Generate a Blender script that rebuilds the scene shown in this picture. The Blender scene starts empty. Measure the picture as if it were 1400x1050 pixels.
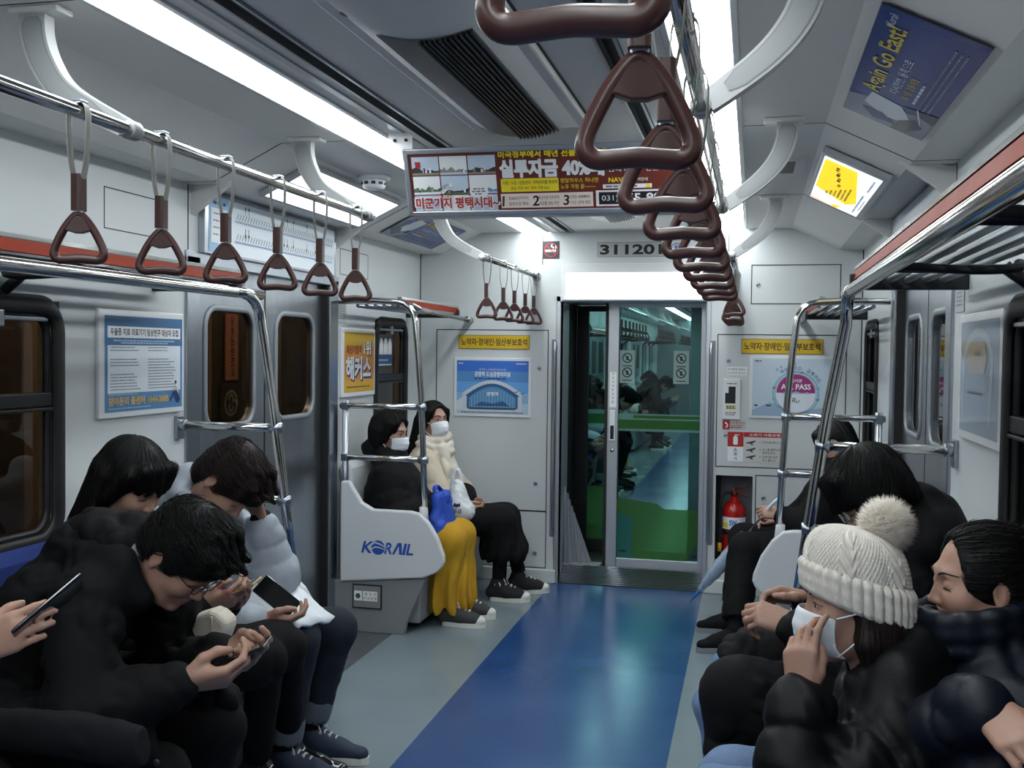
import bpy, math, random
import numpy as np
from mathutils import Vector, Matrix
random.seed(7); RNG = np.random.default_rng(7)
SC = bpy.context.scene
COL = SC.collection
PI = math.pi

def lin(c):
    return tuple(((x/255)/12.92 if x/255 <= .04045 else ((x/255+.055)/1.055)**2.4) for x in c)

# ------------------------------------------------------------------ camera, world, exposure
cam_data = bpy.data.cameras.new('camera'); cam = bpy.data.objects.new('camera', cam_data); COL.objects.link(cam)
YAW, PITCH, ROLL = math.radians(13.179), math.radians(1.838), math.radians(.691)
f_ = Vector((-math.sin(YAW)*math.cos(PITCH), math.cos(YAW)*math.cos(PITCH), -math.sin(PITCH)))
r_ = Vector((math.cos(YAW), math.sin(YAW), 0)); u_ = r_.cross(f_)
r2 = r_*math.cos(ROLL)+u_*math.sin(ROLL); u2 = -r_*math.sin(ROLL)+u_*math.cos(ROLL)
cam.matrix_world = Matrix(((r2.x,u2.x,-f_.x,.757),(r2.y,u2.y,-f_.y,0),(r2.z,u2.z,-f_.z,1.5),(0,0,0,1)))
cam_data.sensor_width = 36; cam_data.lens = 36*1400/1400; cam_data.clip_start = .02
SC.camera = cam
SC.view_settings.view_transform = 'Standard'; SC.view_settings.look = 'None'
SC.view_settings.exposure = 0.28; SC.view_settings.gamma = 1; SC.view_settings.use_curve_mapping = False
w = bpy.data.worlds.new('night'); SC.world = w; w.use_nodes = True
w.node_tree.nodes['Background'].inputs[0].default_value = (.012,.013,.015,1)
w.node_tree.nodes['Background'].inputs[1].default_value = 1
SC.cycles.max_bounces = 10; SC.cycles.diffuse_bounces = 5; SC.cycles.transparent_max_bounces = 24
SC.cycles.use_denoising = True; SC.cycles.sample_clamp_indirect = 6
LAMP = 13          # strength of the ceiling light lenses
LAMP_COL = (.925,.985,1.0)

# ------------------------------------------------------------------ materials
MATS = {}
def mat(name, col, rough=.5, metal=0, emit=None, es=0, var=0, vscale=8, bump=0, bscale=200, spec=.5, stretch=None, alpha=None, sheen=0, coat=0):
    if name in MATS: return MATS[name]
    m = bpy.data.materials.new(name); m.use_nodes = True; MATS[name] = m
    nt = m.node_tree; b = nt.nodes['Principled BSDF']
    c = lin(col)+(1,)
    b.inputs['Base Color'].default_value = c; b.inputs['Roughness'].default_value = rough; b.inputs['Metallic'].default_value = metal
    b.inputs['Specular IOR Level'].default_value = spec
    if sheen: b.inputs['Sheen Weight'].default_value = sheen; b.inputs['Sheen Roughness'].default_value = .5
    if coat: b.inputs['Coat Weight'].default_value = coat; b.inputs['Coat Roughness'].default_value = .1
    if emit: b.inputs['Emission Color'].default_value = tuple(emit)+(1,); b.inputs['Emission Strength'].default_value = es
    if alpha is not None: b.inputs['Alpha'].default_value = alpha
    if var or bump:
        tc = nt.nodes.new('ShaderNodeTexCoord'); mp = nt.nodes.new('ShaderNodeMapping'); nt.links.new(tc.outputs['Object'], mp.inputs[0])
        if stretch: mp.inputs['Scale'].default_value = stretch
    if var:
        n = nt.nodes.new('ShaderNodeTexNoise'); n.inputs['Scale'].default_value = vscale; n.inputs['Detail'].default_value = 5; nt.links.new(mp.outputs[0], n.inputs[0])
        mx = nt.nodes.new('ShaderNodeMix'); mx.data_type = 'RGBA'; nt.links.new(n.outputs[0], mx.inputs['Factor'])
        mx.inputs['A'].default_value = tuple(max(0,x*(1-var)) for x in c[:3])+(1,); mx.inputs['B'].default_value = tuple(min(1,x*(1+var)) for x in c[:3])+(1,)
        nt.links.new(mx.outputs['Result'], b.inputs['Base Color'])
        if rough < .9 and not metal:
            mr = nt.nodes.new('ShaderNodeMapRange'); nt.links.new(n.outputs[0], mr.inputs[0]); mr.inputs[3].default_value = max(.02,rough-.08); mr.inputs[4].default_value = min(1,rough+.08)
            nt.links.new(mr.outputs[0], b.inputs['Roughness'])
    if bump:
        n2 = nt.nodes.new('ShaderNodeTexNoise'); n2.inputs['Scale'].default_value = bscale; n2.inputs['Detail'].default_value = 4; nt.links.new(mp.outputs[0], n2.inputs[0])
        bp = nt.nodes.new('ShaderNodeBump'); bp.inputs['Strength'].default_value = bump; bp.inputs['Distance'].default_value = .004; nt.links.new(n2.outputs[0], bp.inputs['Height'])
        nt.links.new(bp.outputs[0], b.inputs['Normal'])
    return m

def glass_mat(name, tint, refl=.08, rough=.02):
    m = bpy.data.materials.new(name); m.use_nodes = True; nt = m.node_tree; nt.nodes.clear()
    o = nt.nodes.new('ShaderNodeOutputMaterial'); t = nt.nodes.new('ShaderNodeBsdfTransparent'); g = nt.nodes.new('ShaderNodeBsdfGlossy'); x = nt.nodes.new('ShaderNodeMixShader')
    t.inputs[0].default_value = lin(tint)+(1,); g.inputs['Roughness'].default_value = rough
    fr = nt.nodes.new('ShaderNodeFresnel'); fr.inputs[0].default_value = 1.5
    ad = nt.nodes.new('ShaderNodeMath'); ad.operation = 'MULTIPLY_ADD'; nt.links.new(fr.outputs[0], ad.inputs[0]); ad.inputs[1].default_value = 1.0; ad.inputs[2].default_value = refl-.04
    ge = nt.nodes.new('ShaderNodeNewGeometry'); inv = nt.nodes.new('ShaderNodeMath'); inv.operation = 'SUBTRACT'; inv.inputs[0].default_value = 1; nt.links.new(ge.outputs['Backfacing'], inv.inputs[1])
    mu = nt.nodes.new('ShaderNodeMath'); mu.operation = 'MULTIPLY'; nt.links.new(ad.outputs[0], mu.inputs[0]); nt.links.new(inv.outputs[0], mu.inputs[1]); nt.links.new(mu.outputs[0], x.inputs[0]); nt.links.new(t.outputs[0], x.inputs[1]); nt.links.new(g.outputs[0], x.inputs[2]); nt.links.new(x.outputs[0], o.inputs[0])
    MATS[name] = m; return m

def film_mat(name, col, alpha):
    """translucent coloured film stuck on glass"""
    m = bpy.data.materials.new(name); m.use_nodes = True; nt = m.node_tree; nt.nodes.clear()
    o = nt.nodes.new('ShaderNodeOutputMaterial'); t = nt.nodes.new('ShaderNodeBsdfTransparent'); x = nt.nodes.new('ShaderNodeMixShader')
    d = nt.nodes.new('ShaderNodeBsdfDiffuse'); tr = nt.nodes.new('ShaderNodeBsdfTranslucent'); a = nt.nodes.new('ShaderNodeMixShader')
    for n in (d,tr): n.inputs[0].default_value = lin(col)+(1,)
    t.inputs[0].default_value = lin(tuple(min(255,c+60) for c in col))+(1,)
    a.inputs[0].default_value = .5; x.inputs[0].default_value = alpha
    nt.links.new(d.outputs[0], a.inputs[1]); nt.links.new(tr.outputs[0], a.inputs[2]); nt.links.new(t.outputs[0], x.inputs[1]); nt.links.new(a.outputs[0], x.inputs[2]); nt.links.new(x.outputs[0], o.inputs[0])
    MATS[name] = m; return m

M_wall = mat('wall_laminate', (200,205,206), .42, var=.05, vscale=3, bump=.06, bscale=500)
M_ceil = mat('ceiling_laminate', (214,214,210), .5, var=.05, vscale=4, bump=.05, bscale=400)
M_seam = mat('dark_seam', (26,28,31), .6)
M_white = mat('white_plastic', (222,224,226), .35, var=.03, vscale=4)
M_moulded = mat('moulded_grey_plastic', (206,210,213), .3, var=.03, vscale=3, bump=.05, bscale=300)
M_chrome = mat('polished_steel', (200,199,196), .13, 1, var=.05)
M_steel = mat('brushed_steel', (172,178,184), .34, 1, var=.12, vscale=14, bump=.12, bscale=60, stretch=(1,1,.08))
M_steel2 = mat('satin_steel', (172,178,186), .28, 1, var=.08, vscale=20)
M_alu = mat('aluminium', (190,194,198), .38, .85, var=.05)
M_black = mat('black_rubber', (14,14,15), .55)
M_dark = mat('dark_metal', (46,48,50), .45, .6)
M_grey = mat('grey_paint', (120,124,128), .5, var=.06)
M_base = mat('seat_base_grey', (128,131,134), .45, var=.08, vscale=6)
M_brown = mat('brown_strap_plastic', (72,42,38), .32, var=.08, vscale=30)
M_band = mat('strap_webbing', (158,158,152), .8, var=.08, bump=.3, bscale=900)
M_orange = mat('orange_strip', (118,36,12), .55, var=.05, spec=.1)
M_blueseat = mat('blue_seat_fabric', (22,46,112), .9, var=.25, vscale=120, bump=.4, bscale=700)
M_paper = mat('print_white', (236,239,241), .55)
M_black_ink = mat('print_black', (20,20,24), .55)
M_lens = mat('light_lens', (255,255,255), .4, emit=LAMP_COL, es=LAMP)
M_box = mat('lit_sign_panel', (250,250,250), .4, emit=LAMP_COL, es=2.6)
M_arm = mat('arm_plastic', (160,163,163), .4, var=.03); M_armin = mat('arm_inset', (136,139,140), .5)
M_trim = mat('trim_grey', (150,156,162), .4, .3, var=.05)
M_mesh = mat('vent_mesh', (70,73,77), .4, .4, var=.1)
G_win = glass_mat('window_glass', (190,184,174), .05)
G_door = glass_mat('teal_door_glass', (184,220,216), .06)
def ink(name, col, rough=.5): return mat('print_'+name, col, rough)

# ------------------------------------------------------------------ mesh helpers
def origin_of(o):
    v = Vector((0,0,0))
    while o is not None: v = v+o.location; o = o.parent
    return v

class MB:
    def __init__(s): s.v=[]; s.f=[]; s.m=[]; s.sm=[]
    def add(s, vs, fs, m=0, smooth=False):
        n=len(s.v); s.v += [tuple(p) for p in vs]; s.f += [tuple(i+n for i in f) for f in fs]; s.m += [m]*len(fs); s.sm += [smooth]*len(fs); return s
    def box(s, x0,x1,y0,y1,z0,z1, m=0):
        return s.add([(x,y,z) for z in (z0,z1) for y in (y0,y1) for x in (x0,x1)], [(0,2,3,1),(4,5,7,6),(0,1,5,4),(2,6,7,3),(0,4,6,2),(1,3,7,5)], m)
    def obox(s, c, ax, ay, az, m=0):
        c,ax,ay,az=[Vector(q) for q in (c,ax,ay,az)]
        return s.add([c+ax*i+ay*j+az*k for k in (-1,1) for j in (-1,1) for i in (-1,1)], [(0,2,3,1),(4,5,7,6),(0,1,5,4),(2,6,7,3),(0,4,6,2),(1,3,7,5)], m)
    def prism(s, poly, fn, t0, t1, m=0, smooth=False):
        """poly: 2-D outline; fn(a,b,t) -> 3-D"""
        n=len(poly); vs=[fn(a,b,t0) for a,b in poly]+[fn(a,b,t1) for a,b in poly]
        fs=[tuple(range(n))[::-1], tuple(range(n,2*n))]
        s.add(vs, fs, m); k=len(s.v)-2*n
        for i in range(n):
            j=(i+1)%n; s.f.append((k+i,k+j,k+n+j,k+n+i)); s.m.append(m); s.sm.append(smooth)
        return s
    def tube(s, path, r, n=12, m=0, closed=False, caps=True, flat=None, up=None):
        P=[Vector(p) for p in path]; N=len(P); rs = r if isinstance(r,(list,tuple)) else [r]*N
        vs=[]; prev=None
        for i in range(N):
            if closed: t=(P[(i+1)%N]-P[i-1])
            else: t=P[min(i+1,N-1)]-P[max(i-1,0)]
            t.normalize()
            if prev is None:
                a=Vector(up) if up else (Vector((0,0,1)) if abs(t.z)<.9 else Vector((1,0,0)))
            else: a=prev
            a=(a-t*a.dot(t)).normalized(); b=t.cross(a); prev=a
            fa,fb = flat if flat else (1,1)
            for k in range(n):
                an=2*PI*k/n; vs.append(P[i]+a*math.cos(an)*rs[i]*fa+b*math.sin(an)*rs[i]*fb)
        fs=[]
        for i in range(N if closed else N-1):
            j=(i+1)%N
            for k in range(n):
                l=(k+1)%n; fs.append((i*n+k,i*n+l,j*n+l,j*n+k))
        k0=len(s.v); s.add(vs,fs,m,True)
        if caps and not closed:
            s.f.append(tuple(k0+k for k in range(n))[::-1]); s.f.append(tuple(k0+(N-1)*n+k for k in range(n))); s.m+=[m,m]; s.sm+=[False,False]
        return s
    def lathe(s, prof, c, axis=(0,0,1), n=24, m=0):
        c=Vector(c); ax=Vector(axis).normalized(); a=Vector((1,0,0)) if abs(ax.x)<.9 else Vector((0,1,0)); a=(a-ax*a.dot(ax)).normalized(); b=ax.cross(a)
        vs=[];fs=[]
        for r,h in prof:
            for k in range(n):
                an=2*PI*k/n; vs.append(c+ax*h+(a*math.cos(an)+b*math.sin(an))*r)
        for i in range(len(prof)-1):
            for k in range(n):
                l=(k+1)%n; fs.append((i*n+k,i*n+l,(i+1)*n+l,(i+1)*n+k))
        fs.append(tuple(range(n))[::-1]); fs.append(tuple((len(prof)-1)*n+k for k in range(n)))
        return s.add(vs,fs,m,True)
    def ball(s, c, r, m=0, n=14, sc=(1,1,1), rot=None):
        vs=[];fs=[];h=n//2; c=Vector(c)
        for i in range(h+1):
            th=PI*i/h
            for k in range(n):
                ph=2*PI*k/n; d=Vector((math.sin(th)*math.cos(ph)*sc[0],math.sin(th)*math.sin(ph)*sc[1],math.cos(th)*sc[2]))*r
                if rot is not None: d=rot@d
                vs.append(c+d)
        for i in range(h):
            for k in range(n):
                l=(k+1)%n; fs.append((i*n+k,(i+1)*n+k,(i+1)*n+l,i*n+l))
        return s.add(vs,fs,m,True)
    def build(s, name, mats, parent=None, bevel=0, origin=None, seg=2, subsurf=0):
        me=bpy.data.meshes.new(name); o=bpy.data.objects.new(name, me)
        off = origin_of(parent) if parent is not None else (Vector(origin) if origin is not None else Vector((0,0,0)))
        me.from_pydata([(x-off.x,y-off.y,z-off.z) for x,y,z in s.v],[],s.f)
        for m in (mats if isinstance(mats,(list,tuple)) else [mats]): me.materials.append(m)
        me.polygons.foreach_set('material_index', s.m); me.polygons.foreach_set('use_smooth', s.sm); me.update()
        COL.objects.link(o)
        if parent is not None: o.parent=parent
        elif origin is not None: o.location=off
        if bevel:
            b=o.modifiers.new('bevel','BEVEL'); b.width=bevel; b.segments=seg; b.limit_method='ANGLE'; b.angle_limit=math.radians(40); b.harden_normals=False
        if subsurf:
            q=o.modifiers.new('sub','SUBSURF'); q.levels=subsurf; q.render_levels=subsurf
        return o

def tag(o, label=None, cat=None, group=None, kind=None):
    if label: o['label']=label
    if cat: o['category']=cat
    if group: o['group']=group
    if kind: o['kind']=kind
    return o
def thing(name, label, cat, loc=(0,0,0), group=None, kind=None):
    o=bpy.data.objects.new(name,None); COL.objects.link(o); o.location=loc; o.empty_display_size=.05
    return tag(o,label,cat,group,kind)
def struct(name, mb, mats, label=None, bevel=0):
    o=mb.build(name,mats,bevel=bevel); o['kind']='structure'
    if label: o['label']=label
    return o
def copy_tree(src, parent=None, loc=None):
    c=src.copy(); COL.objects.link(c)
    if parent is not None: c.parent=parent
    if loc is not None: c.location=loc
    for ch in [k for k in ALLCH(src)]: copy_tree(ch,c)
    return c
def ALLCH(o): return list(o.children)

def rrect(u0,v0,u1,v1,r,n=5):
    pts=[]
    for cx,cy,a0 in ((u1-r,v1-r,0),(u0+r,v1-r,90),(u0+r,v0+r,180),(u1-r,v0+r,270)):
        for i in range(n+1):
            a=math.radians(a0+90*i/n); pts.append((cx+r*math.cos(a),cy+r*math.sin(a)))
    return pts
def arc(cx,cy,r,a0,a1,n=24,ry=None):
    return [(cx+r*math.cos(math.radians(a0+(a1-a0)*i/n)), cy+(ry or r)*math.sin(math.radians(a0+(a1-a0)*i/n))) for i in range(n+1)]
def smooth_path(pts, n=6, closed=False):
    P=[Vector(p) for p in pts]; out=[]; N=len(P)
    for i in range(N if closed else N-1):
        g=lambda k: P[k%N] if closed else P[max(0,min(N-1,k))]
        p0,p1,p2,p3=g(i-1),g(i),g(i+1),g(i+2)
        for k in range(n):
            t=k/n; out.append(.5*((2*p1)+(p2-p0)*t+(2*p0-5*p1+4*p2-p3)*t*t+(3*p1-p0-3*p2+p3)*t**3))
    if not closed: out.append(P[-1])
    return out

# ------------------------------------------------------------------ lettering
_tc={}; PENDING=[]
def typeset(items):
    """set many strings at once (opening the font is slow): one line of one text curve per string"""
    for bold in sorted({b for _,b in items}):
        S=sorted({t for t,b in items if b==bold}); L=4.0
        cu=bpy.data.curves.new('lettering','FONT'); cu.size=1; cu.resolution_u=3; cu.fill_mode='FRONT'; cu.offset=bold; cu.space_line=L
        cu.body='\n'.join(S); o=bpy.data.objects.new('lettering',cu); me=o.to_mesh()
        V=[(v.co.x,v.co.y) for v in me.vertices]; F=[tuple(p.vertices) for p in me.polygons]; o.to_mesh_clear()
        bpy.data.objects.remove(o); bpy.data.curves.remove(cu)
        row=lambda y: int(math.floor((2.0-y)/L))
        rows={}
        for f in F: rows.setdefault(row(V[f[0]][1]),[]).append(f)
        for k,t in enumerate(S):
            fs=rows.get(k,[]); ids=sorted({i for f in fs for i in f}); mp={i:n for n,i in enumerate(ids)}; vs=[V[i] for i in ids]
            x0=min(a for a,b in vs); x1=max(a for a,b in vs); y0=min(b for a,b in vs); y1=max(b for a,b in vs)
            _tc[(t,bold)]=([((a-x0)/(x1-x0),(b-y0)/(y1-y0)) for a,b in vs],[tuple(mp[i] for i in f) for f in fs],(x1-x0)/(y1-y0))
def flush_lettering():
    typeset([(t[0],t[1]) for P,_,_ in PENDING for t in P.texts])
    for P,name,parent in PENDING:
        for t in P.texts: P.set_text(*t)
        P.mb.build(name,P.mats,parent)
    PENDING.clear()

class Panel:
    """flat printed surface: local u (right), v (up) in metres"""
    def __init__(s, o, u, v, step=.0006):
        s.o=Vector(o); s.u=Vector(u).normalized(); s.v=Vector(v).normalized(); s.n=s.u.cross(s.v); s.mb=MB(); s.mats=[]; s.texts=[]; s.layer=1; s.step=step
    def mi(s,m):
        if m not in s.mats: s.mats.append(m)
        return s.mats.index(m)
    def p(s,a,b,l=None): return s.o+s.u*a+s.v*b+s.n*(s.step*(s.layer if l is None else l))
    def poly(s, pts, m, l=None):
        s.mb.add([s.p(a,b,l) for a,b in pts],[tuple(range(len(pts)))],s.mi(m)); return s
    def rect(s,u0,v0,u1,v1,m,l=None,r=0):
        return s.poly(rrect(u0,v0,u1,v1,r) if r else [(u0,v0),(u1,v0),(u1,v1),(u0,v1)],m,l)
    def disc(s,cx,cy,r,m,l=None,n=28,ry=None): return s.poly(arc(cx,cy,r,0,360-360/n,n-1,ry),m,l)
    def ring(s,cx,cy,r0,r1,m,l=None,n=28):
        A=arc(cx,cy,r0,0,360,n); B=arc(cx,cy,r1,0,360,n); vs=[s.p(a,b,l) for a,b in A+B]; k=n+1
        s.mb.add(vs,[(i,i+1,k+i+1,k+i) for i in range(n)],s.mi(m)); return s
    def line(s,a,b,wd,m,l=None):
        a=Vector(a);b=Vector(b);d=(b-a).normalized();q=Vector((-d.y,d.x))*wd/2
        return s.poly([tuple(a-q),tuple(b-q),tuple(b+q),tuple(a+q)],m,l)
    def text(s, t, u0, v0, h, m, l=None, w=None, bold=.0, align='l', rot=0, slant=0):
        s.mi(m)
        if t.strip(): s.texts.append((t,min(bold,.022),u0,v0,h,m,l,w,align,rot,slant,max(0,bold-.022)*h*.55))
        return s
    def set_text(s, t, bold, u0, v0, h, m, l, w, align, rot, slant, fat):
        if fat:
            for i in range(8): s.set_text(t,bold,u0+fat*math.cos(i*PI/4),v0+fat*math.sin(i*PI/4),h,m,(s.layer if l is None else l)+.03*(i+1),w,align,rot,slant,0)
            return
        vs,fs,asp=_tc[(t,bold)]; W=w if w else h*asp
        off={'l':0,'c':-W/2,'r':-W}[align]; c,sn=math.cos(math.radians(rot)),math.sin(math.radians(rot))
        P=[]
        for a,b in vs:
            x=off+a*W+slant*b*h; y=b*h; P.append(s.p(u0+x*c-y*sn, v0+x*sn+y*c, l))
        s.mb.add(P,fs,s.mi(m)); return s
    def small(s,u0,v0,u1,h,m,l=None):
        """a line of print too small to read"""
        x=u0
        while x<u1-h:
            w_=random.uniform(1.2,4)*h; s.rect(x,v0,min(x+w_,u1),v0+h,m,l); x+=w_+h*.7
        return s
    def build(s,name,parent): PENDING.append((s,name,parent))
# ================================================================== THE CARRIAGE SHELL
YE=6.5; YB=-3.2; XW=1.40
def floor_material():
    m=bpy.data.materials.new('vinyl_floor'); m.use_nodes=True; nt=m.node_tree; b=nt.nodes['Principled BSDF']
    tc=nt.nodes.new('ShaderNodeTexCoord'); sp=nt.nodes.new('ShaderNodeSeparateXYZ'); nt.links.new(tc.outputs['Object'],sp.inputs[0])
    ab=nt.nodes.new('ShaderNodeMath'); ab.operation='ABSOLUTE'; nt.links.new(sp.outputs[0],ab.inputs[0])
    def lt(v):
        n=nt.nodes.new('ShaderNodeMath'); n.operation='LESS_THAN'; nt.links.new(ab.outputs[0],n.inputs[0]); n.inputs[1].default_value=v; return n
    n1=nt.nodes.new('ShaderNodeTexNoise'); n1.inputs['Scale'].default_value=2.2; n1.inputs['Detail'].default_value=8; nt.links.new(tc.outputs['Object'],n1.inputs[0])
    n2=nt.nodes.new('ShaderNodeTexNoise'); n2.inputs['Scale'].default_value=90; n2.inputs['Detail'].default_value=3; nt.links.new(tc.outputs['Object'],n2.inputs[0])
    def mix(f,a,bb):
        x=nt.nodes.new('ShaderNodeMix'); x.data_type='RGBA'
        if hasattr(f,'outputs'): nt.links.new(f.outputs[0],x.inputs['Factor'])
        else: x.inputs['Factor'].default_value=f
        for k,v in (('A',a),('B',bb)):
            if hasattr(v,'outputs'): nt.links.new(v.outputs['Result'],x.inputs[k])
            else: x.inputs[k].default_value=lin(v)+(1,)
        return x
    blue=mix(n1,(26,64,122),(50,94,150)); grey=mix(n1,(120,136,143),(146,161,168)); dark=mix(n1,(84,88,92),(100,105,110))
    g2=mix(lt(1.065),dark,grey); c=mix(lt(.482),g2,blue)
    sp2=mix(n2,(118,118,118),(138,138,138)); mu=nt.nodes.new('ShaderNodeMix'); mu.data_type='RGBA'; mu.blend_type='OVERLAY'; mu.inputs['Factor'].default_value=.5
    nt.links.new(c.outputs['Result'],mu.inputs['A']); nt.links.new(sp2.outputs['Result'],mu.inputs['B'])
    nt.links.new(mu.outputs['Result'],b.inputs['Base Color'])
    mr=nt.nodes.new('ShaderNodeMapRange'); nt.links.new(n1.outputs[0],mr.inputs[0]); mr.inputs[3].default_value=.13; mr.inputs[4].default_value=.32; nt.links.new(mr.outputs[0],b.inputs['Roughness'])
    bp=nt.nodes.new('ShaderNodeBump'); bp.inputs['Strength'].default_value=.12; bp.inputs['Distance'].default_value=.002; nt.links.new(n2.outputs[0],bp.inputs['Height']); nt.links.new(bp.outputs[0],b.inputs['Normal'])
    return m
M_floor=floor_material()
def build_floor(y0,y1,name): return struct(name, MB().box(-1.45,1.45,y0,y1,-.06,0), M_floor)
build_floor(YB,YE+.02,'floor')

def ceiling(y0,y1,name):
    half=[(.36,2.31),(.36,2.27),(.53,2.27),(.53,2.30),(.71,2.30),(.71,2.27),(.98,2.27),(1.255,2.136),(1.46,2.136),(1.46,2.44)]
    half2=[(.36,2.31),(.42,2.31),(.42,2.27)]
    prof=[(.0,2.27),(.36,2.27),(.36,2.31),(.42,2.31),(.42,2.27),(.53,2.27),(.53,2.30),(.71,2.30),(.71,2.27),(.98,2.27),(1.255,2.136),(1.47,2.136),(1.47,2.44)]
    pr=[(-x,z) for x,z in prof[::-1]]+prof[1:]
    mb=MB(); n=len(pr); vs=[(x,y,z) for y in (y0,y1) for x,z in pr]
    fs=[(i,(i+1)%n,n+(i+1)%n,n+i) for i in range(n)]
    mb.add(vs,fs); mb.add(vs,[tuple(range(n))[::-1],tuple(range(n,2*n))])
    mb.m=[1 if i<n and set((fs[i][0]%n,fs[i][1]%n)) and all(2.28<pr[k%n][1]<2.32 and .3<abs(pr[k%n][0])<.45 for k in fs[i][:2]) else 0 for i in range(len(mb.f))]
    return mb
mb=ceiling(YB,YE+.05,'ceiling')
for s in (-1,1):                                            # panel joints in the side coving, in the lining's own dark sealant
    for y in (.45,2.02,3.57,5.12):
        mb.obox((s*.845,y,2.2698),(.135,0,0),(0,.0022,0),(0,0,.0006),2)
        mb.obox((s*1.1175,y,2.2025),(.1375,0,-s*.067),(0,.0022,0),(0,0,.0012),2)
        mb.obox((s*1.33,y,2.1358),(.075,0,0),(0,.0022,0),(0,0,.0008),2)
struct('ceiling',mb,[M_ceil,M_dark,M_seam])
# triangular gussets where the coving meets the door headers
for i,(s,y) in enumerate(((-1,3.66),(1,3.66),(-1,5.06),(1,5.06))):
    struct('trim_%d'%(i+1), MB().prism([(1.22,2.15),(1.40,2.13),(1.40,2.02)],lambda a,b,t,s=s:(s*a,t,b),y-.015,y+.015), M_ceil)

def wall_mesh(s, holes, y0, y1, zt=2.14):
    """side wall as slabs around rectangular holes"""
    mb=MB(); ys=sorted({y0,y1,*[h[0] for h in holes],*[h[1] for h in holes]})
    xa,xb=(s*XW, s*(XW+.08)); xa,xb=min(xa,xb),max(xa,xb)
    for a,b in zip(ys[:-1],ys[1:]):
        hs=[h for h in holes if h[0]<=a and h[1]>=b]
        z=0
        for h in sorted(hs,key=lambda h:h[2]):
            if h[2]>z: mb.box(xa,xb,a,b,z,h[2])
            z=h[3]
        if z<zt: mb.box(xa,xb,a,b,z,zt)
    return mb
WIN=[(.9,2.86,.87,1.64),(5.67,6.22,.88,1.68)]; DOORH=(3.67,5.03,0,1.86)
W_L=wall_mesh(-1, WIN+[DOORH,(-1.4,.3,.87,1.64)], YB, YE+.02); W_R=wall_mesh(1, WIN+[DOORH,(-1.4,.3,.87,1.64)], YB, YE+.02)
def wall_line(mb,s,y0,y1,z0,z1,th=.0035):
    """routed outline of an access hatch"""
    x=s*XW
    for a,b,c,d in ((y0,y1,z0,z0+th),(y0,y1,z1-th,z1),(y0,y0+th,z0,z1),(y1-th,y1,z0,z1)): mb.box(min(x,x-s*.0012),max(x,x-s*.0012),a,b,c,d,1)
for s,mb in ((-1,W_L),(1,W_R)):
    wall_line(mb,s,3.09,3.48,1.902,2.045); wall_line(mb,s,5.14,5.55,1.90,2.04)
    mb.box(*sorted((s*XW,s*(XW-.0015))),3.62,3.626,0,2.136,1)
struct('wall_left',W_L,[M_wall,M_seam]); struct('wall_right',W_R,[M_wall,M_seam])
struct('wall_back', MB().box(-1.5,1.5,YB-.08,YB,0,2.44), M_wall)

def end_wall(y0,y1,holes,name,lines=()):
    mb=MB(); xs=sorted({-1.47,1.47,*[h[0] for h in holes],*[h[1] for h in holes]})
    for a,b in zip(xs[:-1],xs[1:]):
        z=0
        for h in sorted([h for h in holes if h[0]<=a and h[1]>=b],key=lambda h:h[2]):
            if h[2]>z: mb.box(a,b,y0,y1,z,h[2])
            z=h[3]
        if z<2.40: mb.box(a,b,y0,y1,z,2.40)
    for x0,x1,z0,z1 in lines:
        th=.0055
        for q in ((x0,x1,z0,z0+th),(x0,x1,z1-th,z1),(x0,x0+th,z0,z1),(x1-th,x1,z0,z1)): mb.box(q[0],q[1],y0-.0015,y0,q[2],q[3],1)
    return mb
EWL=[(-1.283,-.525,.46,1.64),(-1.283,-.525,.09,.462),(.545,1.315,.795,1.622),(.79,1.315,.30,.752),(.742,1.272,1.807,2.05),(-.99,-.985,.09,.46)]
mb=end_wall(YE,YE+.07,[(-.445,.475,0,1.83),(.55,.775,.20,.742)],'wall_end',EWL)
for x in (-.574,.60): mb.box(x,x+.005,YE-.0015,YE,2.06,2.27,1)
mb.box(-1.40,-1.394,YE-.002,YE,.1,2.14,1); mb.box(1.394,1.40,YE-.002,YE,.1,2.14,1)
def lock(mb,x,z,y=YE,r=.014): mb.lathe([(r,0),(r,.004),(r*.75,.005),(r*.7,.003),(r*.3,.003),(r*.3,.005)],(x,y,z),(0,-1,0),16,2); mb.box(x-.008,x+.008,y-.0065,y-.005,z-.002,z+.002,1)
for x,z in ((-.585,1.39),(-.60,.64),(-.60,.185),(.615,1.455),(.605,.99),(.84,.61),(.785,1.925)): lock(mb,x,z)
struct('wall_end',mb,[M_wall,M_seam,M_steel2])
# niche for the extinguisher
mb=MB(); mb.box(.55,.775,YE+.21,YE+.23,.20,.742); mb.box(.53,.55,YE+.07,YE+.23,.2,.742); mb.box(.775,.795,YE+.07,YE+.23,.2,.742); mb.box(.53,.795,YE+.07,YE+.23,.18,.2); mb.box(.53,.795,YE+.07,YE+.23,.742,.76)
struct('wall_niche',mb,M_grey)
# raised skirting under the end wall
for n,(a,b) in (('baseboard_left',(-1.40,-.46)),('baseboard_right',(.49,1.40))):
    struct(n, MB().box(a,b,YE-.03,YE,0,.085), M_wall, bevel=.006)

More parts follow.
